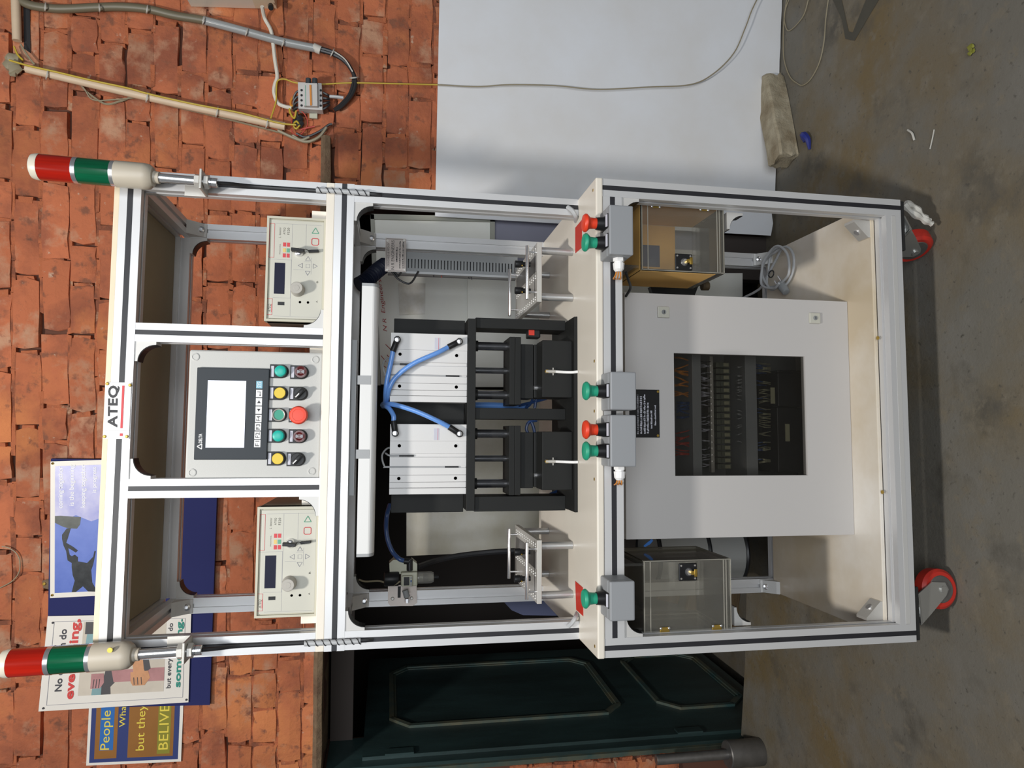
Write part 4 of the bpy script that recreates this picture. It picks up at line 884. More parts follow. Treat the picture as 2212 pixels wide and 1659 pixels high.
# red stickers on the tabletop
for lab, px in (('red sticker on the tabletop in front of the right rack', [(1243, 492), (1257, 475), (1257, 535), (1243, 547)]), ('red sticker on the tabletop in front of the left rack', [(1243, 1255), (1259, 1269), (1260, 1331), (1245, 1317)])):
    tag(MB().prism([PZ(x, y, ZT+.0003) for x, y in px], (0, 0, .0006)).build('sticker', M['sticker_red']), lab, 'sticker', 'red stickers on the tabletop')
# ================================================================== PUSH-BUTTON STATIONS ON THE FRONT RAIL
def button_box(label, px, buttons, gland):
    """grey box fixed to the front rail; px = photo (x top, x bottom, y right, y left) of its front face"""
    xt, xb, yr, yl = px; Yf = -.068
    x0, x1 = P(1345, yl, Yf).x, P(1345, yr, Yf).x; z1, z0 = P(xt, (yl+yr)/2, Yf).z, P(xb, (yl+yr)/2, Yf).z
    T = thing('button_station', label, 'button box', ((x0+x1)/2, -.034, z0), 'grey button boxes on the front rail')
    box('casing', M['grey_box'], T, x0, x1, Yf+.016, -.0006, z0, z1, .003); box('lid', M['grey_box'], T, x0, x1, Yf, Yf+.0155, z0, z1, .003)
    for yb, kind in buttons:
        yc = Yf+.034; xq = P(1272, yb, yc).x; m = M['red_btn'] if kind == 'red' else M['mush_green']
        c = (xq, yc, z1)
        box('legend_plate', M['black_plastic'], T, xq-.0152, xq+.0152, Yf+.006, yc+.016, z1-.0003, z1+.002, .0006)
        li = MB().prism([(xq-.013, Yf+.0062, z1+.0022), (xq+.013, Yf+.0062, z1+.0022), (xq+.013, Yf+.013, z1+.0045), (xq-.013, Yf+.013, z1+.0045)], (0, .001, -.001)).build('label_insert', M['label_strip'], T)
        MB().lathe([(.0150, .0015), (.0140, .012), (.0130, .019), (.0110, .019)], c, (0, 0, 1), 24).build('collar', M['black_plastic'], T, True)
        mh = MB().lathe([(.0115, .016), (.0118, .026), (.0125, .033), (.0165, .037), (.0195, .0405), (.0195, .0435), (.0170, .0468), (.009, .0485), (0, .0488)], c, (0, 0, 1), 32).build('mushroom_head', m, T, True)
        mh['label'] = ('red' if kind == 'red' else 'green') + ' mushroom push button'
    if gland:
        zc = P(gland[0], gland[1], Yf+.03).z; c = Vector((x0, Yf+.032, zc))
        q = MB(); q.cyl(c+Vector((.001, 0, 0)), c+Vector((-.007, 0, 0)), .0125, n=6); q.cyl(c+Vector((-.007, 0, 0)), c+Vector((-.011, 0, 0)), .0095, n=16); q.cyl(c+Vector((-.011, 0, 0)), c+Vector((-.024, 0, 0)), .0125, .0112, n=12); q.cyl(c+Vector((-.024, 0, 0)), c+Vector((-.029, 0, 0)), .0112, .007, n=12)
        g_ = q.build('cable_gland', M['white'], T); q = MB()
        for o_ in (-.004, 0, .004): q.tube([c+Vector((-.026, 0, o_)), c+Vector((-.036, .004, o_*1.5)), c+Vector((-.040, .02, o_*2-.003)), c+Vector((-.038, .028, -.006+o_))], .0016, n=5)
        q.build('wires', M['wire_orange'], g_)
    return T
button_box('grey button box at the rail\'s right end with red and green mushroom buttons', (1316.5, 1368.5, 443, 550), ((482, 'red'), (524, 'green')), (1337, 570))
button_box('grey button box right of centre on the front rail with one green mushroom button', (1319, 1375, 803, 885.5), ((844.5, 'green'),), None)
button_box('grey button box left of centre on the front rail with red and green mushroom buttons', (1319, 1375, 896, 1008.5), ((928, 'red'), (974, 'green')), (1339, 1020))
button_box('grey button box at the left end of the front rail with one green mushroom button', (1318, 1372, 1256, 1342), ((1293, 'green'),), None)
# ================================================================== ELECTRICAL ENCLOSURE ON THE BOTTOM SHELF
Ye = .136
E0 = thing('electrical_cabinet', 'pale grey electrical cabinet with dark window standing on the bottom shelf', 'cabinet', (.515, .25, .195))
ex0, ex1 = P(1600, 1160, Ye).x, P(1600, 642, Ye).x; ez1 = P(1351, 900, Ye).z
wx0, wx1 = P(1600, 1027.5, Ye).x, P(1600, 766.5, Ye).x; wz1, wz0 = P(1457, 895, Ye).z, P(1742, 895, Ye).z
dm = MB()
for a, b, c, d in ((ex0, wx0, .196, ez1), (wx1, ex1, .196, ez1), (wx0, wx1, wz1, ez1), (wx0, wx1, .196, wz0)): dm.box(a, b, Ye, Ye+.018, c, d)
for a, b, c, d in ((ex0, ex1, .196, .198), (ex0, ex1, ez1-.002, ez1)): pass
dr = dm.build('door', M['grey_cabinet'], E0)
q = MB(); t_ = .003; Yk = Ye+.20
q.box(ex0+.006, ex1-.006, Yk, Yk+t_, .1955, ez1-.004); q.box(ex0+.006, ex0+.006+t_, Ye+.020, Yk, .1955, ez1-.004); q.box(ex1-.006-t_, ex1-.006, Ye+.020, Yk, .1955, ez1-.004); q.box(ex0+.006, ex1-.006, Ye+.020, Yk, ez1-.004-t_, ez1-.004); q.box(ex0+.006, ex1-.006, Ye+.020, Yk, .1955, .1955+t_)
q.build('casing', M['grey_cabinet'], E0)
q = MB()
for a, b, c, d in ((ex0+.004, ex0+.012, .198, ez1-.002), (ex1-.012, ex1-.004, .198, ez1-.002), (ex0+.012, ex1-.012, .198, .206), (ex0+.012, ex1-.012, ez1-.010, ez1-.002)): q.box(a, b, Ye+.0182, Ye+.0198, c, d)
q.build('gasket', M['brass'], E0)
box('window', M['window_pane'], dr, wx0-.004, wx1+.004, Ye+.006, Ye+.009, wz0-.004, wz1+.004)
for px, py in ((1434, 674), (1761, 687)):
    p = P(px, py, Ye-.006); o = box('lock', M['tester'], dr, p.x-.0135, p.x+.0135, Ye-.006, Ye-.0002, p.z-.0145, p.z+.0145, .0015)
    MB().lathe([(0, -.0085), (.005, -.0085), (.0055, -.0075), (.0055, -.005)], (p.x, Ye, p.z), (0, 1, 0), 18).build('lock_barrel', M['duct'], o, True)
    MB().box(p.x-.0035, p.x+.0035, Ye-.0090, Ye-.0080, p.z-.0008, p.z+.0008).build('lock_slot', M['black_plastic'], o)
# gear behind the window
Yg = Yk-.004
bk = box('mounting_plate', M['duct'], E0, ex0+.03, ex1-.03, Yg, Yg+.003, .22, ez1-.03)
def gx(y, Y): return P(1600, y, Y).x
def gz(x, Y): return P(x, 895, Y).z
gy = Ye+.10
for xa_, xb_ in ((1489, 1508), (1603, 1627)): box('wiring_duct', M['grey_box'], bk, ex0+.05, ex1-.05, gy-.02, Yg, gz(xb_, gy), gz(xa_, gy), .001)
box('terminal_rail', M['steel'], bk, gx(1020, gy), gx(772, gy), gy-.005, gy+.01, gz(1540, gy), gz(1533, gy))
n = 17
for k in range(n):
    y0_ = 790+k*13.6; x = gx(y0_, gy); zt_, zb_ = gz(1545, gy), gz(1574, gy)
    o = MB().box(x-.0066, x+.0066, gy-.01, Yg, zb_, zt_, .0008).box(x-.005, x+.005, gy-.013, gy-.009, zb_+.006, zt_-.010).build('relay', M['relay'], bk)
    zc, zd = gz(1559, gy), gz(1570, gy); box('relay_label', M['relay_label'], o, x-.0042, x+.0042, gy-.0145, gy-.013, zd, zc)
for k in range(16):
    x = gx(792+k*13.6, gy); box('terminal_screw', M['chrome'], bk, x-.0016, x+.0016, gy-.008, gy-.005, gz(1538, gy), gz(1535, gy))
for (ya, yb, xa_, xb_) in ((880, 1020, 1665, 1752), (806, 878, 1668, 1720), (800, 806, 1668, 1745)): box('controller_module', M['black_plastic'], bk, gx(yb, gy), gx(ya, gy), gy-.03, Yg, gz(xb_, gy), gz(xa_, gy), .002)
box('module_label', M['relay_label'], bk, gx(953, gy-.03), gx(915, gy-.03), gy-.032, gy-.030, gz(1704, gy-.03), gz(1695, gy-.03))
box('module_label', M['relay_label'], bk, gx(871, gy-.03), gx(836, gy-.03), gy-.032, gy-.030, gz(1674, gy-.03), gz(1665, gy-.03))
def wires(m, n, ys, xa_, xb_, r=.0014, jy=5):
    q = MB()
    for k in range(n):
        y = random.uniform(*ys); y2 = y+random.uniform(-jy, jy); q.tube([P(xa_, y, gy-.004), P((xa_+xb_)/2, (y+y2)/2+random.uniform(-2, 2), gy-.022), P(xb_, y2, gy-.006)], r, n=5, sub=3)
    o = q.build('wiring', m, bk); o['kind'] = 'stuff'
wires(M['label_strip'], 34, (775, 1018), 1514, 1532); wires(M['cable_grey'], 26, (775, 960), 1590, 1602); wires(M['relay_label'], 40, (780, 1005), 1640, 1664)
wires(M['wire_orange'], 12, (770, 860), 1458, 1486, .0022, 14); wires(M['wire_red'], 12, (930, 985), 1460, 1488, .0018, 12); wires(M['blue_dark'], 10, (860, 910), 1462, 1488, .0022, 12); wires(M['cable_black'], 24, (780, 1000), 1514, 1534, .0014); wires(M['blue_dark'], 14, (780, 1000), 1630, 1655, .0016)
# black maker's plate on the cabinet door, below the button boxes
Yp = Ye-.0012
np_ = thing('name_plate', 'black plate with lines of small white lettering on the cabinet door', 'plate', P(1400, 894, Yp))
a, b = P(1360, 945, Yp), P(1424, 842, Yp); box('plate', M['black_plastic'], np_, a.x, b.x, Yp, Ye-.0002, b.z, a.z)
for x, y0_, y1_, h_ in ((1380, 938, 853, 4), (1387.5, 937, 856, 5), (1395, 937, 852, 5), (1402, 936, 870, 5), (1409.5, 926, 887, 4.5), (1417.5, 919, 875, 4)): bars(x, y0_, y1_, h_, Yp, M['ink_grey' if x < 1383 else 'label_strip'], np_)
for px in ((1421, 846), (1421, 941)): p = P(px[0], px[1], Yp); MB().cyl((p.x, Yp+.0002, p.z), (p.x, Yp-.0012, p.z), .003, n=10).build('rivet', M['brass'], np_)
# ================================================================== ACRYLIC BOXES UNDER THE TABLETOP
def acrylic(label, px, Yf, depth, right):
    xt, xb, yr, yl = px; t_ = .005
    x0, x1 = P((xt+xb)/2, yl, Yf).x, P((xt+xb)/2, yr, Yf).x; z0, z1 = P(xb, (yr+yl)/2, Yf).z, P(xt, (yr+yl)/2, Yf).z; zt_ = ZB-.004-.04
    T = thing('acrylic_box', label, 'box', ((x0+x1)/2, Yf+depth/2, z0), 'clear acrylic boxes under the tabletop'); Y1 = Yf+depth; A_ = M['acrylic']
    top = z1
    box('front_door', A_, T, x0+.001, x1-.001, Yf, Yf+t_, z0, top); box('back_panel', A_, T, x0, x1, Y1-t_, Y1, z0, top); box('floor_panel', A_, T, x0+t_, x1-t_, Yf+t_+.0005, Y1-t_, z0, z0+t_)
    box('top_panel', A_, T, x0+t_, x1-t_, Yf+t_+.0005, Y1-t_, top-t_, top); box('side_panel', A_, T, x0, x0+t_, Yf+t_+.0005, Y1-t_, z0, top); box('side_panel', A_, T, x1-t_, x1, Yf+t_+.0005, Y1-t_, z0, top)
    q = MB(); e_ = .0022
    for z in (z0+.002, z0+.012, z0+.018, top-.002, top-.016): q.box(x0, x1, Yf-.0006, Yf-.0001, z-e_/2, z+e_/2)
    for x in (x0+.001, x1-.001): q.box(x-.0008, x+.0008, Yf-.0006, Yf-.0001, z0, top)
    for z in (z0+.001, top-.001): 
        for x in (x0+.001, x1-.001): q.box(x-.001, x+.001, Yf+.006, Y1, z-.001, z+.001)
    for x in (x0+.001, x1-.001): q.box(x-.001, x+.001, Y1-.003, Y1, z0, top)
    q.build('cut_edges', M['acrylic_edge'], T)
    xl_ = x0+.022 if right else x1-.026; zl_ = P(1480, 895, Yf).z
    lk = box('lock', M['black_plastic'], T, xl_-.019, xl_+.019, Yf-.004, Yf-.0008, zl_-.021, zl_+.021, .002)
    MB().lathe([(0, -.010), (.006, -.010), (.007, -.008), (.009, -.004), (.0105, -.0035), (.0105, -.003)], (xl_, Yf, zl_-.002), (0, 1, 0), 20).build('lock_barrel', M['chrome'], lk, True)
    kk = MB(); kk.cyl((xl_, Yf-.010, zl_-.006), (xl_, Yf-.016, zl_-.006), .0045, n=12); kk.box(xl_-.008, xl_+.008, Yf-.017, Yf-.0155, zl_-.016, zl_-.009, .0005); kk.build('key', M['brass'], lk, True)
    for sx in (-1, 1):
        for sz in (-1, 1): MB().cyl((xl_+sx*.014, Yf-.003, zl_+sz*.016), (xl_+sx*.014, Yf-.0052, zl_+sz*.016), .0022, n=8).build('screw', M['chrome'], lk)
    for zc in (P(1430 if not right else 1420, 895, Yf).z, P(1540 if not right else 1527, 895, Yf).z):
        xh = x1-.012 if right else x0+.010; hg = box('hinge', M['brass'], T, xh-.006, xh+.006, Yf-.0035, Yf-.0008, zc-.011, zc+.011, .0008)
        for sz in (-1, 1): MB().ball((xh+(-.004 if right else .004), Yf-.004, zc+sz*.0095), .003, (1, .6, 1), 10).build('screw', M['chrome'], hg, True)
    for x in (x0+.01, x1-.01): box('hanger', A_, T, x-.003, x+.003, Yf+.012, Y1-.01, top, ZB-.0405)
    return T, x0, x1, z0, top
AR = acrylic('clear acrylic box still partly in brown paper hanging right of the cabinet', (1385, 1564.5, 437, 587), .048, .17, True)
T_, ax0, ax1, az0, az1 = AR
kp = MB(); kp.box(ax0+.006, ax0+.007, .07, .205, az0+.05, az1-.008); kp.box(ax0+.006, ax1-.006, .2107, .2122, az0+.052, az1-.006); kp.box(ax1-.0065, ax1-.0055, .06, .208, az0+.006, az1-.006); kp.box(ax0+.006, ax1-.006, .056, .208, az1-.0066, az1-.0056)
kp.box(ax0+.001, ax1-.001, .055, .212, az1+.0004, az1+.0012); kp.box(ax0-.0012, ax0-.0004, .055, .212, az0+.02, az1)
kp.build('brown_paper', M['kraft'], T_, label='brown kraft paper left on the acrylic')
box('paper_tear', M['cloth_blue'], T_, ax0+.05, ax1-.058, .2098, .2105, az1-.11, az1-.022)
for x_, sx_, px_ in ((.04, 1, (1582, 1360)), (WX-.04, -1, (1566, 460))): gusset(x_, P(*px_, .06).z, sx_, -1, .050, A, .040)
acrylic('clear bare acrylic box hanging left of the cabinet', (1390, 1580, 1209, 1368), .030, .18, False)
# ================================================================== CABLE DUCT, HOSE, PLATES, REGULATOR
Yd = .500
CDT = thing('cable_duct', 'grey slotted cable duct running down beside the rear right post', 'cable duct', P(1110, 570, Yd))
dx0, dx1 = P(985, 594, Yd).x, P(985, 549, Yd).x; dz1, dz0 = P(838, 570, Yd).z, P(1118, 570, Yd).z
du = MB(); nS = 40; Hs = (dz1-dz0)/nS
du.box(dx1-.020, dx1, Yd, Yd+.003, dz0, dz1); du.box(dx0, dx0+.014, Yd, Yd+.003, dz0, dz1)
for k in range(nS): du.box(dx0+.014, dx1-.020, Yd, Yd+.003, dz0+k*Hs, dz0+k*Hs+Hs*.68)
du.box(dx0, dx0+.003, Yd+.003, Yd+.04, dz0, dz1); du.box(dx1-.003, dx1, Yd+.003, Yd+.04, dz0, dz1); du.box(dx0, dx1, Yd+.04, Yd+.043, dz0, dz1)
du.build('body', M['duct'], CDT)
box('cover_edge', M['cable_grey'], CDT, dx0-.002, dx0+.004, Yd-.002, Yd+.02, dz0, dz1); box('inner_shade_block', M['cable_black'], CDT, dx0+.012, dx1-.018, Yd+.012, Yd+.034, dz0+.01, dz1-.01)  # black block inside the duct paints the shade behind its slots
for pts in ([(846, 586), (862, 604), (886, 612), (904, 586)], [(852, 586), (860, 596), (868, 586)]): MB().tube([P(x, y, Yd-.004) for x, y in pts], .0028, n=8).build('cable_loop', M['cable_black'], CDT, True)
for px, m in (((936, 594), 'cable_black'), ((953, 595), 'wire_red'), ((1012, 598), 'cable_black'), ((1018, 600), 'cable_black')):
    p = P(*px, Yd+.01); MB().cyl(p+Vector((.012, 0, .004)), p+Vector((-.006, 0, -.002)), .003, .001, n=8).build('wire_end', M[m], CDT)
hz = MB(); pts = [P(832, 572, Yd+.02), P(818, 582, Yd), P(802, 596, Yd-.02), P(788, 608, Yd-.03), P(774, 616, Yd-.04)]
hz.tube(pts, lambda u: .020+.0022*math.sin(u*150), n=14, sub=22); tag(hz.build('corrugated_hose', M['hose_dark'], None, True), 'thick dark blue ribbed hose above the slotted cable duct', 'hose')
Yn = Yd-.012
NP = thing('maker_plate', 'etched metal plate with dark lettering at the top of the slotted duct', 'plate', P(853, 550, Yn))
a, b = P(831.5, 586, Yn), P(877.5, 516, Yn); box('plate', M['name_plate'], NP, a.x, b.x, Yn, Yn+.0015, b.z, a.z)
box('standoff', M['alu_dark'], NP, a.x+.02, b.x-.02, Yn+.0015, Yd-.0005, b.z+.008, a.z-.008)
for s_, x, y0_, y1_, h_ in (('DESIGNED & MFD BY', 841, 575, 524, 4.5), ('N R ENGINEERS', 851.5, 582, 519.5, 6.5)): prow(s_, x, y0_, x+.5, y1_, h_, Yn-.0005, M['ink'], NP)
for x, y0_, y1_, h_ in ((858.5, 566, 534, 3.5), (865, 580, 521, 3.5), (871.5, 580, 522, 3)): bars(x, y0_, y1_, h_, Yn, M['ink'], NP)
fr = MB()
for c0_, c1_, c2_, c3_ in ((a.x+.002, b.x-.002, a.z-.0035, a.z-.0027), (a.x+.002, b.x-.002, b.z+.0027, b.z+.0035), (a.x+.002, a.x+.0028, b.z+.003, a.z-.003), (b.x-.0028, b.x-.002, b.z+.003, a.z-.003)): fr.box(c0_, c1_, Yn-.0004, Yn, c2_, c3_)
fr.build('border', M['ink'], NP)
for (px, py) in ((837, 520), (873, 519), (836, 583), (874, 583)): p = P(px, py, Yn); MB().cyl((p.x, Yn, p.z), (p.x, Yn-.0015, p.z), .003, n=10).build('screw', M['steel'], NP)
# air filter regulator on the rear left post
Yr_ = YBK-.004
RG = thing('air_regulator', 'air filter regulator with square pressure display and clear bowl on the rear left post', 'regulator', P(880, 1260, Yr_-.03))
pp = [(838, 1265), (838, 1302), (843, 1309), (892, 1309), (901, 1302), (900, 1263)]
MB().prism([P(x, y, Yr_) for x, y in pp], (0, .0035, 0)).build('mounting_plate', M['name_plate'], RG)
yb_ = Yr_-.035
a, b = P(866, 1267, yb_), P(902, 1236, yb_); box('body', M['reg_body'], RG, a.x, b.x, yb_, Yr_+.02, b.z, a.z, .003)
a, b = P(840, 1240, yb_+.02), P(902, 1210, yb_+.02); MB().prism([P(x, y, yb_+.02) for x, y in ((842, 1240), (841, 1217), (850, 1209), (870, 1210), (870, 1216), (890, 1216), (890, 1209), (901, 1218), (901, 1240))], (0, .04, 0)).build('rear_bracket', M['reg_body'], RG)
a, b = P(868, 1267.5, yb_-.012), P(891, 1244, yb_-.012); g = box('display', M['reg_body'], RG, a.x, b.x, yb_-.012, yb_-.0005, b.z, a.z, .002)
a, b = P(872, 1265, yb_-.013), P(884.5, 1246.5, yb_-.013); box('display_window', M['black_plastic'], g, a.x, b.x, yb_-.013, yb_-.012, b.z, a.z)
for yy, m in ((1248.5, 'duct'), (1255.5, 'blue_dark'), (1262.5, 'duct')): p = P(888, yy, yb_-.013); box('key', M[m], g, p.x-.003, p.x+.003, yb_-.0135, yb_-.012, p.z-.002, p.z+.002)
c = P(902, 1248, yb_+.02); e_ = P(938, 1248, yb_+.02); c = Vector((c.x, yb_+.022, c.z)); e_ = Vector((c.x, c.y, e_.z)); Lb = (e_-c).length
MB().lathe([(.016, 0), (.016, Lb*.8), (.013, Lb*.96), (.005, Lb), (0, Lb)], c, (0, 0, -1), 24).build('bowl', M['bowl'], RG, True)
q = MB(); q.cyl(c+Vector((0, 0, -Lb*.35)), c+Vector((0, 0, -Lb*.62)), .010, n=16); q.cyl(c+Vector((0, 0, -Lb)), c+Vector((0, 0, -Lb-.012)), .005, n=10); q.build('drain', M['black_plastic'], RG, True)
c = P(862, 1250, yb_+.02); MB().cyl(c, c+Vector((0, 0, .040)), .019, n=20, bev=.003).build('knob', M['black_plastic'], RG, True)
c = P(885, 1232, yb_+.02); MB().cyl(c, P(885, 1208, yb_+.02), .0085, n=14).cyl(P(885, 1213, yb_+.02), P(873, 1212, yb_+.02), .0085, n=14).build('inlet_fitting', M['black_plastic'], RG, True)
c = P(875, 1275, yb_+.01); q = MB(); q.cyl(c, P(879, 1290, yb_+.01), .008, n=12); q.build('outlet_fitting', M['duct'], RG, True); MB().cyl(P(879, 1293, yb_+.004), P(879, 1302, yb_+.004), .006, n=6).build('plug', M['chrome'], RG)
a, b = P(859, 1294, yb_+.02), P(866, 1269, yb_+.02); box('slot', M['black_plastic'], RG, a.x, b.x, Yr_-.0008, Yr_-.0001, b.z, a.z)
for px in ((848, 1293), (889, 1292)): p = P(px[0], px[1], Yr_); MB().lathe([(0, -.003), (.003, -.003), (.005, -.001), (.005, 0)], p, (0, 1, 0), 12).build('screw', M['steel'], RG, True)
tag(MB().tube([P(872, 1211, yb_+.02), P(862, 1207, yb_+.02), P(848, 1192, yb_+.03), P(838, 1168, yb_+.03), P(834, 1140, yb_+.03), P(836, 1112, yb_+.02), P(842, 1090, yb_+.04)], .0062, n=10).build('air_hose', M['blue_dark'], None, True), 'dark blue hose arching from the air regulator towards the press', 'hose')
tag(MB().tube([P(902, 1225, yb_+.05), P(940, 1212, .6), P(990, 1201, .62), P(1060, 1193, .62), P(1112, 1190, .6)], .0085, n=8).build('air_hose', M['cable_black'], None, True), 'thick black hose running down behind the left rack', 'hose')
MB().tube([P(864, 1256, yb_), P(852, 1263, yb_+.01), P(838, 1262, yb_+.02), P(820, 1255, yb_+.03), P(790, 1256, yb_+.03), P(775, 1252, yb_+.03)], .0025, n=6).build('lead', M['wire_drab'], RG, True)
# coiled mains cable and plug on the bottom shelf
CC = thing('coiled_cable', 'coiled grey mains cable with a plug lying on the bottom shelf right of the cabinet', 'cable', PZ(1690, 580, .195))
pts = []
c0 = PZ(1692, 580, .195); 
for k in range(46):
    t_ = k*.36; pts.append(Vector((c0.x + (.062+.006*math.sin(k*1.3))*math.cos(t_)*.95+.004*math.sin(k), c0.y+(.085+.008*math.cos(k*.9))*math.sin(t_)*.9, .195+.005+.0035*(k/6.0)+.004*abs(math.sin(k*.8)))))
p_in = [PZ(1617, 645, .20)+Vector((0, .02, .02)), PZ(1640, 625, .205), PZ(1655, 600, .205)]
MB().tube(p_in + pts, .0038, n=8, sub=3).build('cable', M['cable_grey'], CC, True)
pc = PZ(1696, 612, .205); q = MB(); q.cyl(pc+Vector((0, .01, .008)), pc+Vector((-.030, -.014, .006)), .015, .011, n=14, bev=.002); q.build('plug', M['duct'], CC, True)
q = MB()
for o_ in (.009, -.009): q.cyl(pc+Vector((.0+o_*.6, .012-o_, .009)), pc+Vector((.020+o_*.6, .028-o_, .010)), .0028, n=8)
q.build('plug_pins', M['chrome'], CC, True)
MB().tube([PZ(1668, 592, .215)+Vector((.01*math.cos(t), .014*math.sin(t), .003)) for t in [k*.7 for k in range(10)]], .002, n=5).build('tie', M['cable_black'], CC)
# things in the dark behind the bench
BB = thing('junction_housing', 'black flat housing with a terminal stub below the acrylic box on the right', 'housing', P(1440, 630, .30))
MB().prism([P(x, y, .30) for x, y in ((1405, 619), (1490, 614), (1511, 612), (1500, 640), (1412, 640))], (0, .02, 0)).build('body', M['black_plastic'], BB)
MB().cyl(P(1516, 618, .30), P(1530, 618, .30), .012, n=10).build('stub', M['wood_dark'], BB, True)
CT = thing('white_drum', 'pale drum with black rims in the dark behind the left acrylic box', 'drum', P(1606, 1205, .72))
dc = P(1500, 1195, .78); r_ = .105
MB().lathe([(r_, 0), (r_, .30)], (dc.x, .80, P(1608, 1205, .72).z), (0, 0, 1), 36).build('body', M['foam'], CT, True)
for zz in (0, .13, .30): MB().lathe([(r_+.004, zz-.006), (r_+.007, zz), (r_+.004, zz+.006), (r_-.002, zz+.006), (r_-.002, zz-.006), (r_+.004, zz-.006)], (dc.x, .80, P(1608, 1205, .72).z), (0, 0, 1), 36).build('rim', M['cable_black'], CT, True)
for k in range(4):
    z_ = -.05; o = MB().box(-.28, .28, -.012, .012, -.045, .045, .003); o = o.build('plank', M['wood_dark']); o.matrix_world = Matrix.Translation((.0+.05*k, 1.10+.03*k, .02+.088*k)) @ Matrix.Rotation(math.radians(9+3*k), 4, 'Y') @ Matrix.Rotation(.1, 4, 'X')
    tag(o, ('lowest', 'second lowest', 'second highest', 'topmost')[k] + ' dark plank of the stack in the doorway behind the left acrylic box', 'plank', 'dark planks in the doorway')
bs = MB(); bs.prism([P(x, y, .62) for x, y in ((1090, 1302), (1108, 1290), (1150, 1284), (1190, 1290), (1205, 1330), (1130, 1329), (1105, 1318))], (0, .02, 0)); tag(bs.build('plastic_sheet', M['cloth_blue']), 'dark blue plastic sheet bulging behind the left edge of the tabletop', 'sheet')
tag(MB().tube([P(1352, 588, .045), P(1358, 606, .06), P(1362, 622, .09), P(1352, 640, .12)], .0032, n=7).build('cable', M['cable_black'], None, True), 'short black cable looping down right of the cabinet top', 'cable')
# ================================================================== POSTERS AND NOTICE BOARD
def bil(c, u, v):
    """pixel at (u, v) of a quad given as top-left, top-right, bottom-left, bottom-right"""
    tl, tr, bl, br = c; f = lambda i: (tl[i]*(1-u)+tr[i]*u)*(1-v) + (bl[i]*(1-u)+br[i]*u)*v
    return f(0), f(1)
class Sheet:
    def __init__(s, c, off): s.c, s.off = c, off
    def p(s, u, v, o=0): return PW(*bil(s.c, u, v), s.off+o)
    def poly(s, name, m, uv, parent, o=.0008): return MB().face([s.p(u, v, o) for u, v in uv]).build(name, m, parent)
    def rect(s, name, m, u0, u1, v0, v1, parent, o=.0008): return s.poly(name, m, [(u0, v0), (u0, v1), (u1, v1), (u1, v0)], parent, o)
    def text(s, str_, u0, u1, v0, v1, m, parent, o=.0016, **k):      # v0 top, v1 bottom
        a = s.p(u0, v1, o); text(str_, a, s.p(u1, v1, o)-a, s.p(u0, v0, o)-a, m, parent, **k)
NB = MB().prism([PW(100, 1531, .030), PW(110, 991, .030), PW(471, 996, .030), PW(453, 1523, .030)], -WN*.012).build('notice_board', M['navy'])
tag(NB, 'navy felt notice board on the brick wall behind the top of the bench', 'notice board')
# climber poster
s1 = Sheet(((108, 1292), (109, 997), (330, 1281), (330, 990)), .033)
p1 = thing('poster', 'blue poster of a climber reaching up to another, half hidden behind the top rail', 'poster', s1.p(.5, .5))
MB().prism([s1.p(0, 0), s1.p(1, 0), s1.p(1, 1), s1.p(0, 1)], -WN*.001).build('paper', M['paper'], p1)
s1.rect('photograph', M['sky_print'], .035, .965, .045, .96, p1, .0006)
s1.poly('cloud', M['cloud_print'], [(.965, .045), (.60, .045), (.56, .12), (.60, .25), (.55, .40), (.60, .60), (.965, .60)], p1, .0009)
s1.poly('rock', M['rock_print'], [(.60, .045), (.60, .10), (.585, .3), (.53, .29), (.50, .26), (.505, .18), (.52, .12), (.55, .045)], p1, .0010)
s1.poly('climber', M['figure_print'], [(.505, .16), (.505, .20), (.43, .17), (.40, .155), (.37, .22), (.34, .27), (.325, .25), (.35, .20), (.36, .175), (.31, .19), (.30, .21), (.31, .24), (.29, .27), (.26, .27), (.245, .36), (.29, .42), (.33, .43), (.33, .445), (.29, .435), (.235, .42), (.19, .40), (.10, .41), (.03, .46), (.035, .37), (.075, .32), (.035, .25), (.035, .21), (.12, .24), (.16, .22), (.22, .21), (.25, .21), (.27, .17), (.34, .155), (.38, .13), (.43, .115), (.46, .115)], p1, .0012)
for str_, u0, u1, v0, v1 in (('coming together', .655, .96, .075, .135), ('is the beginning', .67, .97, .185, .245), ('keeping together', .655, .97, .295, .355), ('is progress', .76, .95, .41, .46)): s1.text(str_, u0, u1, v0, v1, M['ink_white'], p1, bold=.01)
for u, v in ((.02, .02), (.985, .02)): MB().ball(s1.p(u, v, .002), .004, seg=8).build('pin', M['brass'], p1)
# hands poster
s2 = Sheet(((83, 1537), (103, 1331), (407, 1517), (413, 1326)), .037)
p2 = thing('poster', 'white poster of clasped forearms hung crooked behind the left signal tower', 'poster', s2.p(.5, .5))
MB().prism([s2.p(0, 0), s2.p(1, 0), s2.p(1, 1), s2.p(0, 1)], -WN*.001).build('paper', M['paper'], p2)
q = MB()
for a, b in (((.06, .05), (.94, .05)), ((.94, .05), (.95, .96)), ((.95, .96), (.06, .96)), ((.06, .96), (.06, .05))): q.tube([s2.p(*a, .0005), s2.p(*b, .0005)], .0009, n=4)
q.build('border_line', M['ink_grey'], p2)
s2.rect('photograph', M['sand_print'], .14, .93, .255, .83, p2, .0006)
A2 = lambda n, m, uv, o=.001: s2.poly(n, M[m], uv, p2, o)
A2('sleeve', 'sleeve_blue', [(.14, .345), (.14, .415), (.25, .41), (.25, .35)]); A2('sleeve', 'sleeve_dark', [(.14, .41), (.14, .475), (.22, .47), (.27, .50), (.40, .48), (.40, .43), (.25, .41)])
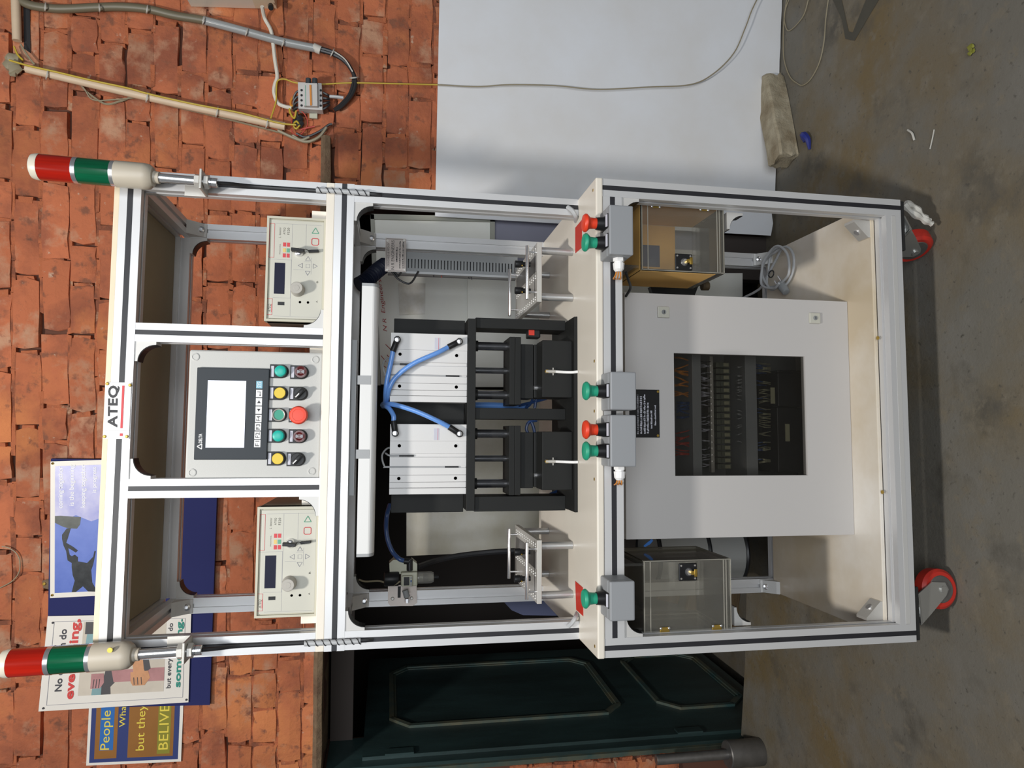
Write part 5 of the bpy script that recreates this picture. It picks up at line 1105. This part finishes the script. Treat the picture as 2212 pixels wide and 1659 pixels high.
A2('forearm', 'skin_a', [(.26, .83), (.26, .72), (.27, .60), (.27, .49), (.40, .47), (.41, .83)], .0013); A2('fist', 'skin_a', [(.21, .335), (.37, .335), (.37, .42), (.27, .425), (.21, .40)], .0016)
A2('forearm', 'skin_b', [(.36, .62), (.62, .60), (.62, .67), (.36, .70)], .0016); A2('fist', 'skin_b', [(.22, .62), (.26, .605), (.37, .60), (.38, .72), (.30, .735), (.22, .70)], .0019)
A2('sleeve', 'sleeve_dark', [(.36, .70), (.40, .735), (.62, .70), (.62, .67), (.40, .69)], .0018); A2('sleeve', 'sleeve_dark', [(.80, .27), (.80, .335), (.93, .33), (.93, .27)], .0012); A2('sleeve', 'sleeve_blue', [(.62, .275), (.62, .355), (.80, .36), (.80, .285)], .0013)
A2('forearm', 'skin_a', [(.62, .28), (.60, .42), (.45, .43), (.45, .34), (.52, .28)], .0010)
q = MB()
for v in (.352, .371, .39): q.tube([s2.p(.215, v, .002), s2.p(.31, v+.004, .002)], .0012, n=4)
for v in (.63, .655, .68): q.tube([s2.p(.23, v, .0022), s2.p(.31, v-.006, .0022)], .0012, n=4)
q.build('finger_lines', M['sleeve_dark'], p2)
s2.text('No one can do', .20, .86, .095, .142, M['print_dark'], p2, bold=.02); s2.text('everything,', .11, .965, .165, .245, M['print_red'], p2, bold=.03)
s2.text('but everyone can do', .17, .90, .845, .885, M['print_dark'], p2, bold=.015); s2.text('something.', .175, .945, .90, .955, M['print_green'], p2, bold=.03)
for u, v in ((.03, .03), (.93, .04), (.03, .985)): MB().ball(s2.p(u, v, .002), .0035, seg=8).build('pin', M['print_dark'], p2)
# brown and blue quotation poster
s3 = Sheet(((186, 1654), (197, 1430), (391, 1645), (400, 1424)), .0145)
p3 = thing('poster', 'brown and blue quotation poster at the left edge, partly under the notice board', 'poster', s3.p(.3, .5))
MB().prism([s3.p(0, 0), s3.p(1, 0), s3.p(1, 1), s3.p(0, 1)], -WN*.001).build('paper', M['paper'], p3)
s3.rect('print_ground', M['print_navy'], .025, .97, .03, .965, p3, .0006)
s3.rect('brown_band', M['print_brown'], .06, .95, .08, .315, p3, .0009); s3.rect('brown_band', M['print_brown'], .06, .95, .43, .91, p3, .0009)
s3.rect('blue_box', M['print_blue'], .14, .62, .13, .275, p3, .0012); s3.rect('olive_box', M['print_olive'], .085, .95, .74, .875, p3, .0012)
s3.text('People', .145, .525, .14, .265, M['print_yellow'], p3); s3.text('What you see', .36, .94, .33, .415, M['print_yellow'], p3); s3.text('but they', .125, .57, .515, .63, M['print_yellow'], p3); s3.text('BELIVE', .125, .56, .755, .855, M['print_yellow'], p3)
# ================================================================== WIRING ON THE WALL
def wt(pts, off, r, name, m, parent=None, n=8, **k): return MB().tube([PW(x, y, o) for (x, y, o) in [(p[0], p[1], p[2] if len(p) > 2 else off) for p in pts]], r, n=n, **k).build(name, M[m], parent, True)
c1 = thing('conduit', 'long beige conduit pipe slanting down the brick wall right of the bench', 'conduit', PW(340, 215, .03))
wt([(57, 148), (340, 214), (616, 273)], .030, .0125, 'pipe', 'conduit', c1, 16)
def tie(x, y, dx, dy, off, m='scrap', par=None, L=14, r=.0022):
    l = math.hypot(dx, dy); nx, ny = -dy/l*L, dx/l*L
    return wt([(x-nx, y-ny, off-.012), (x-nx*.7, y-ny*.7, off+.012), (x, y, off+.018), (x+nx*.7, y+ny*.7, off+.012), (x+nx, y+ny, off-.012)], off, r, 'cable_tie', m, par, 5)
for x, y in ((102, 160), (318, 210), (469, 242), (577, 266)): tie(x, y, 1, .22, .030, par=c1, L=11)
w_ = wt([(20, 130), (62, 142), (120, 155), (200, 174), (275, 190), (330, 205), (420, 225), (520, 244), (600, 265), (640, 270)], .045, .0028, 'wire', 'wire_yellow', c1, 6)
wt([(50, 150), (120, 168), (175, 185), (200, 215), (250, 215), (300, 210)], .018, .0022, 'wire', 'wire_drab', c1, 5); wt([(165, 165), (180, 190), (200, 208), (230, 225), (262, 218), (300, 208), (360, 226), (470, 252), (600, 285), (640, 296)], .014, .0030, 'wire', 'wire_drab', c1, 5)
c2 = thing('conduit', 'short beige conduit pipe at the top edge of the wall beside painted recess shade', 'conduit', PW(36, 40, .03))
wt([(33, -30), (37, 88)], .030, .0125, 'pipe', 'conduit', c2, 16)
q = MB(); q.prism([PW(50, -30, .0135), PW(64, -30, .0135), PW(66, 115, .0135), PW(52, 105, .0135)], WN*.001); q.build('gap_shade', M['cable_black'], c2); wt([(30, 100), (38, 118), (50, 130)], .03, .003, 'wire', 'wire_yellow', c2, 5); wt([(44, 95), (58, 118), (75, 140)], .03, .003, 'wire', 'wire_drab', c2, 5)  # black strip on the bricks paints the shade inside a recess
jb = MB(); 
for k in range(9): jb.ico(PW(26+random.uniform(-9, 12), 140+random.uniform(-14, 20), .02), random.uniform(.010, .022), (1, .6, 1), 1, .2)
tag(jb.build('old_socket', M['wire_drab'], None, True), 'crumbling dark junction knot at the end of the long conduit', 'junction')
cb_ = thing('cable_bundle', 'thick grey bundle of cables in sleeving sagging across the upper wall to the breaker', 'cable', PW(400, 60, .03))
path = [(30, -8), (62, 10), (110, 18), (150, 19), (210, 16), (260, 15), (320, 20), (380, 34), (450, 46), (530, 68), (610, 90), (684, 105)]
wt(path, .026, .0125, 'sleeve', 'sleeve_drab', cb_, 10); wt([(440, 44), (530, 68), (610, 90), (684, 105)], .030, .0128, 'clear_sleeve', 'sleeve_clear', cb_, 10)
for o_ in (-3, 2): wt([(684, 105+o_), (720, 116+o_), (745, 132+o_*.6), (763, 158), (766+o_, 180), (758+o_, 205), (738, 228+o_), (722, 238)], .032, .0062, 'cable', 'cable_black', cb_, 8)
wt([(720, 110), (745, 128), (762, 155)], .042, .0022, 'wire', 'scrap', cb_, 5)
tape = wt([(677, 102), (693, 109)], .030, .0135, 'tape', 'scrap', cb_, 10)
for x, y, dx, dy in ((98, 15, 1, .1), (215, 17, 1, -.05), (318, 20, 1, .15), (440, 44, 1, .3), (533, 69, 1, .35), (612, 92, 1, .35), (718, 114, 1, .5), (765, 168, .1, 1)): tie(x, y, dx, dy, .030, 'scrap', cb_, 9)
# junction box at the top edge, white cable down to the breaker
jx = thing('meter_box', 'cream meter box cut by the top edge of the wall above the breaker', 'box', PW(500, 10, .05))
def wprism(pix, o0, o1, name, m, par): return MB().prism([PW(x, y, o0) for x, y in pix], WN*(o1-o0)).build(name, M[m] if isinstance(m, str) else m, par)
wprism([(413, -40), (413, 14), (552, 18), (550, -40)], .012, .09, 'case', M['cream'], jx); wprism([(552, -40), (552, 18), (598, 19), (598, -40)], .012, .075, 'terminal_cover', M['ply'], jx)
c = PW(585, 12, .06); MB().cyl(c, PW(585, 17, .076), .008, n=10).build('knockout', M['black_plastic'], jx)
tag(wt([(566, 14, .06), (572, 40), (585, 65), (590, 95), (594, 130), (599, 165), (594, 182), (592, 200), (600, 222), (615, 230), (630, 233)], .026, .0060, 'cable', 'cable_white'), 'white cable hanging from the meter box to the breaker', 'cable')
yw = thing('earth_wire', 'thin yellow wire running from the breaker down past the laminate sheet to the floor', 'wire', PW(800, 182, .03))
wt([(585, 256), (596, 220), (597, 195), (600, 175), (615, 171), (640, 179), (690, 182), (760, 179), (860, 181), (945, 183)], .034, .0024, 'wire', 'wire_yellow', yw, 6)
wt([(945, 183, .05), (1030, 187, .055), (1100, 183, .06), (1200, 185, .065), (1290, 193, .07), (1400, 188, .075), (1490, 183, .08), (1540, 160, .085), (1585, 115, .09), (1610, 60, .095), (1625, 20, .095), (1645, -20, .095)], .05, .0021, 'wire', 'wire_drab', yw, 6)
br = thing('circuit_breaker', 'grey four-pole circuit breaker with orange toggle bar on the brick wall', 'breaker', PW(672, 212, .04))
o0, o1 = .012, .055
wprism([(647, 188), (648, 244), (699, 247), (697, 190)], o0, .052, 'body', M['grey_cabinet'], br)
wprism([(657, 183.5), (658, 232), (687, 233), (686, 184)], .052, .068, 'front_block', M['grey_cabinet'], br)
wprism([(668.5, 184), (670, 228), (674, 228), (672.5, 184)], .068, .071, 'toggle_bar', M['wire_orange'], br); wprism([(659, 184), (660, 230), (661, 230), (660, 184)], .068, .069, 'green_line', M['ink_green'], br)
for k in range(4):
    for xx in (651.5, 693): c = PW(xx, 195+k*11+(.5 if xx > 660 else 0), .052); MB().cyl(c, c+WN*.0015, .0036, n=10).build('terminal_screw', M['black_plastic'], br)
for yy in (178, ): 
    for xx in (666, 680): c = PW(xx, 177.5, .058); MB().cyl(c-WA*.006, c+WA*.012, .0085, n=10, bev=.002).build('toggle', M['hmi'], br)
wprism([(669, 247), (669, 257), (686, 258), (686, 247)], .010, .020, 'rail_end', M['reg_body'], br)
for k in range(4):
    wt([(648, 196+k*12, .04), (640, 200+k*11, .038), (634, 215+k*8, .03), (640, 240, .025), (645, 262, .02)], .03, .0036, 'black_wire', 'cable_black', br, 6); wt([(698, 200+k*12, .04), (706, 204+k*9, .04), (712, 208+k*6, .035)], .03, .0040, 'black_wire', 'cable_black', br, 6)
wt([(712, 208, .035), (726, 209), (742, 211)], .036, .005, 'clear_sleeve', 'cable_grey', br, 6)
for pts, m, r in (([(640, 204), (630, 214), (628, 226), (634, 230)], 'wire_orange', .0035), ([(636, 226), (626, 234), (628, 246), (636, 255), (640, 238)], 'wire_yellow', .0032), ([(630, 275), (632, 255), (645, 238), (660, 250), (664, 270), (650, 290), (635, 290), (628, 278)], 'wire_red', .0018), ([(646, 268), (640, 262), (634, 270), (640, 278), (648, 270)], 'wire_yellow', .003), ([(640, 288), (660, 296), (690, 284), (710, 270), (718, 268)], 'cable_black', .004), ([(600, 282), (640, 300), (665, 306), (690, 295), (705, 275)], 'wire_drab', .005), ([(650, 280), (665, 276), (680, 273)], 'wire_red', .003), ([(632, 292), (650, 302), (668, 296)], 'wire_drab', .004)): wt(pts, .028, r, 'loose_wire', m, br, 6)
q = MB()
for k in range(7): q.ico(PW(643+random.uniform(-6, 7), 262+random.uniform(-10, 16), .022), random.uniform(.006, .013), (1, .6, 1), 1, .25)
q.build('wire_knot', M['cable_black'], br, True)
# ================================================================== ON THE FLOOR
sb = thing('stone_block', 'pale dusty stone block lying on the floor against the laminate sheet', 'stone', PZ(1700, 260, 0))
bm = bmesh.new(); bmesh.ops.create_cube(bm, size=1); bmesh.ops.subdivide_edges(bm, edges=bm.edges[:], cuts=4, use_grid_fill=True)
for v in bm.verts: v.co = Vector((v.co.x*.33+random.uniform(-.003, .003), v.co.y*.085+random.uniform(-.003, .003), v.co.z*.072+random.uniform(-.0025, .0025)))
bmesh.ops.bevel(bm, geom=[e for e in bm.edges if e.calc_face_angle(0) > 1], offset=.006, segments=1, affect='EDGES')
ct = (PZ(1692, 185, 0)+PZ(1735, 325, 0))/2
m_ = MB(); m_._add(bm, Matrix.Translation((ct.x+.006, ct.y+.045, .034)) @ Matrix.Rotation(math.radians(14), 4, 'Z')); m_.build('block', M['stone'], sb, True)
q = MB(); pb = PZ(1748, 305, .004)
q.tube([pb+Vector((-.03, -.005, .003)), pb+Vector((0, -.008, .010)), pb+Vector((.02, .004, .016)), pb+Vector((.024, .02, .008)), pb+Vector((.004, .016, .006))], lambda u: .008*(.5+math.sin(u*3.1)), n=7)
tag(q.build('plastic_wrapper', M['blue_wrap'], None, True), 'crumpled dark blue plastic wrapper at the end of the stone block', 'wrapper')
q = MB(); pl_ = PZ(2102, 108, .004)
for k in range(6): q.ico(pl_+Vector((random.uniform(-.018, .018), random.uniform(-.008, .008), random.uniform(0, .004))), random.uniform(.004, .008), (1.3, 1, .5), 1, .3)
tag(q.build('leaf_scrap', M['leaf'], None, True), 'small greenish scrap of leaf on the bare floor', 'scrap')
tag(MB().tube([PZ(1961, 281, .004), PZ(1970, 288, .007), PZ(1975, 303, .004)], .0028, n=6).build('paper_curl', M['scrap'], None, True), 'short curved white strip on the floor right of the bench', 'scrap')
tag(MB().tube([PZ(2018, 280, .003), PZ(2014, 300, .003), PZ(2009, 322, .003)], .0016, n=5).build('thread', M['scrap'], None, True), 'thin straight pale thread on the floor near the curved strip', 'scrap')
fl = MB()
for pts in ([(1716, -25), (1700, 10), (1694, 38), (1700, 64), (1712, 62), (1735, 35), (1746, 0), (1752, -25)], [(1702, -20), (1694, 40), (1692, 90), (1694, 130), (1706, 165), (1722, 180), (1735, 184), (1752, 170), (1770, 135), (1780, 90), (1784, 40), (1792, -20)]): fl.tube([PZ(x, y, .004) for x, y in pts], .0021, n=6)
tag(fl.build('wire_loop', M['wire_drab'], None, True), 'thin drab wire lying in two loops on the floor by the laminate sheet', 'wire')
sh = thing('steel_shaft', 'dull steel shaft standing on its thick end in the corner by the doorway', 'shaft', PZ(1652, 1633, .0))
sp_ = PZ(1655, 1633, 0); sp_.y += .035
zc_ = hit(1570, 1633, sp_, Vector((0, 1, 0))).z; zt_ = hit(1417, 1640, sp_, Vector((0, 1, 0))).z
MB().lathe([(.043, 0), (.046, .004), (.046, zc_-.003), (.043, zc_)], sp_, (0, 0, 1), 32).build('head', M['shaft'], sh, True)
MB().lathe([(.017, zc_), (.017, zt_-.002), (.015, zt_)], sp_, (0, 0, 1), 24).build('stem', M['shaft'], sh, True)
# small leftovers
for pts in ([(1228, 1353, YU-.006), (1236, 1345, YU-.012), (1243, 1334, YU-.010), (1247, 1324, YU+.02)], [(1226, 447, YU-.004), (1236, 455, YU-.012), (1243, 467, YU-.008), (1244, 478, YU+.02)]): MB().tube([P(*p) for p in pts], .0052, n=8).build('cable_end', M['cable_grey'], bench, True)
tag(MB().prism([P(x, y, Ye+.03) for x, y in ((1390, 1179), (1408, 1164), (1411, 1168), (1404, 1176), (1393, 1182))], (0, .002, 0)).build('tape_flag', M['print_blue']), 'small blue tape flag sticking out left of the cabinet', 'tape')
q = MB().prism([PW(x, y, .020) for x, y in ((92, 1254), (106, 1250), (106, 1272), (94, 1270))], WN*.003).build('hanging_tab', M['lintel'], NB); c = PW(96, 1261, .023); MB().cyl(c, c+WN*.004, .005, n=12, bev=.001).build('screw', M['brass'], q)
tag(wt([(-6, 1272), (8, 1266), (28, 1254), (41, 1236), (43, 1214), (36, 1196), (20, 1184), (4, 1180)], .016, .0016, 'wire', 'wire_drab'), 'thin bent wire sticking out of the bricks at the top edge above the notice board', 'wire')
tl_ = bpy.data.objects['signal_tower.001']; c = P(238, 1404, YU-.066); MB().cyl(c, c+Vector((0, -.002, 0)), .005, n=14).build('yellow_sticker', M['print_yellow'], tl_)
flush_texts()
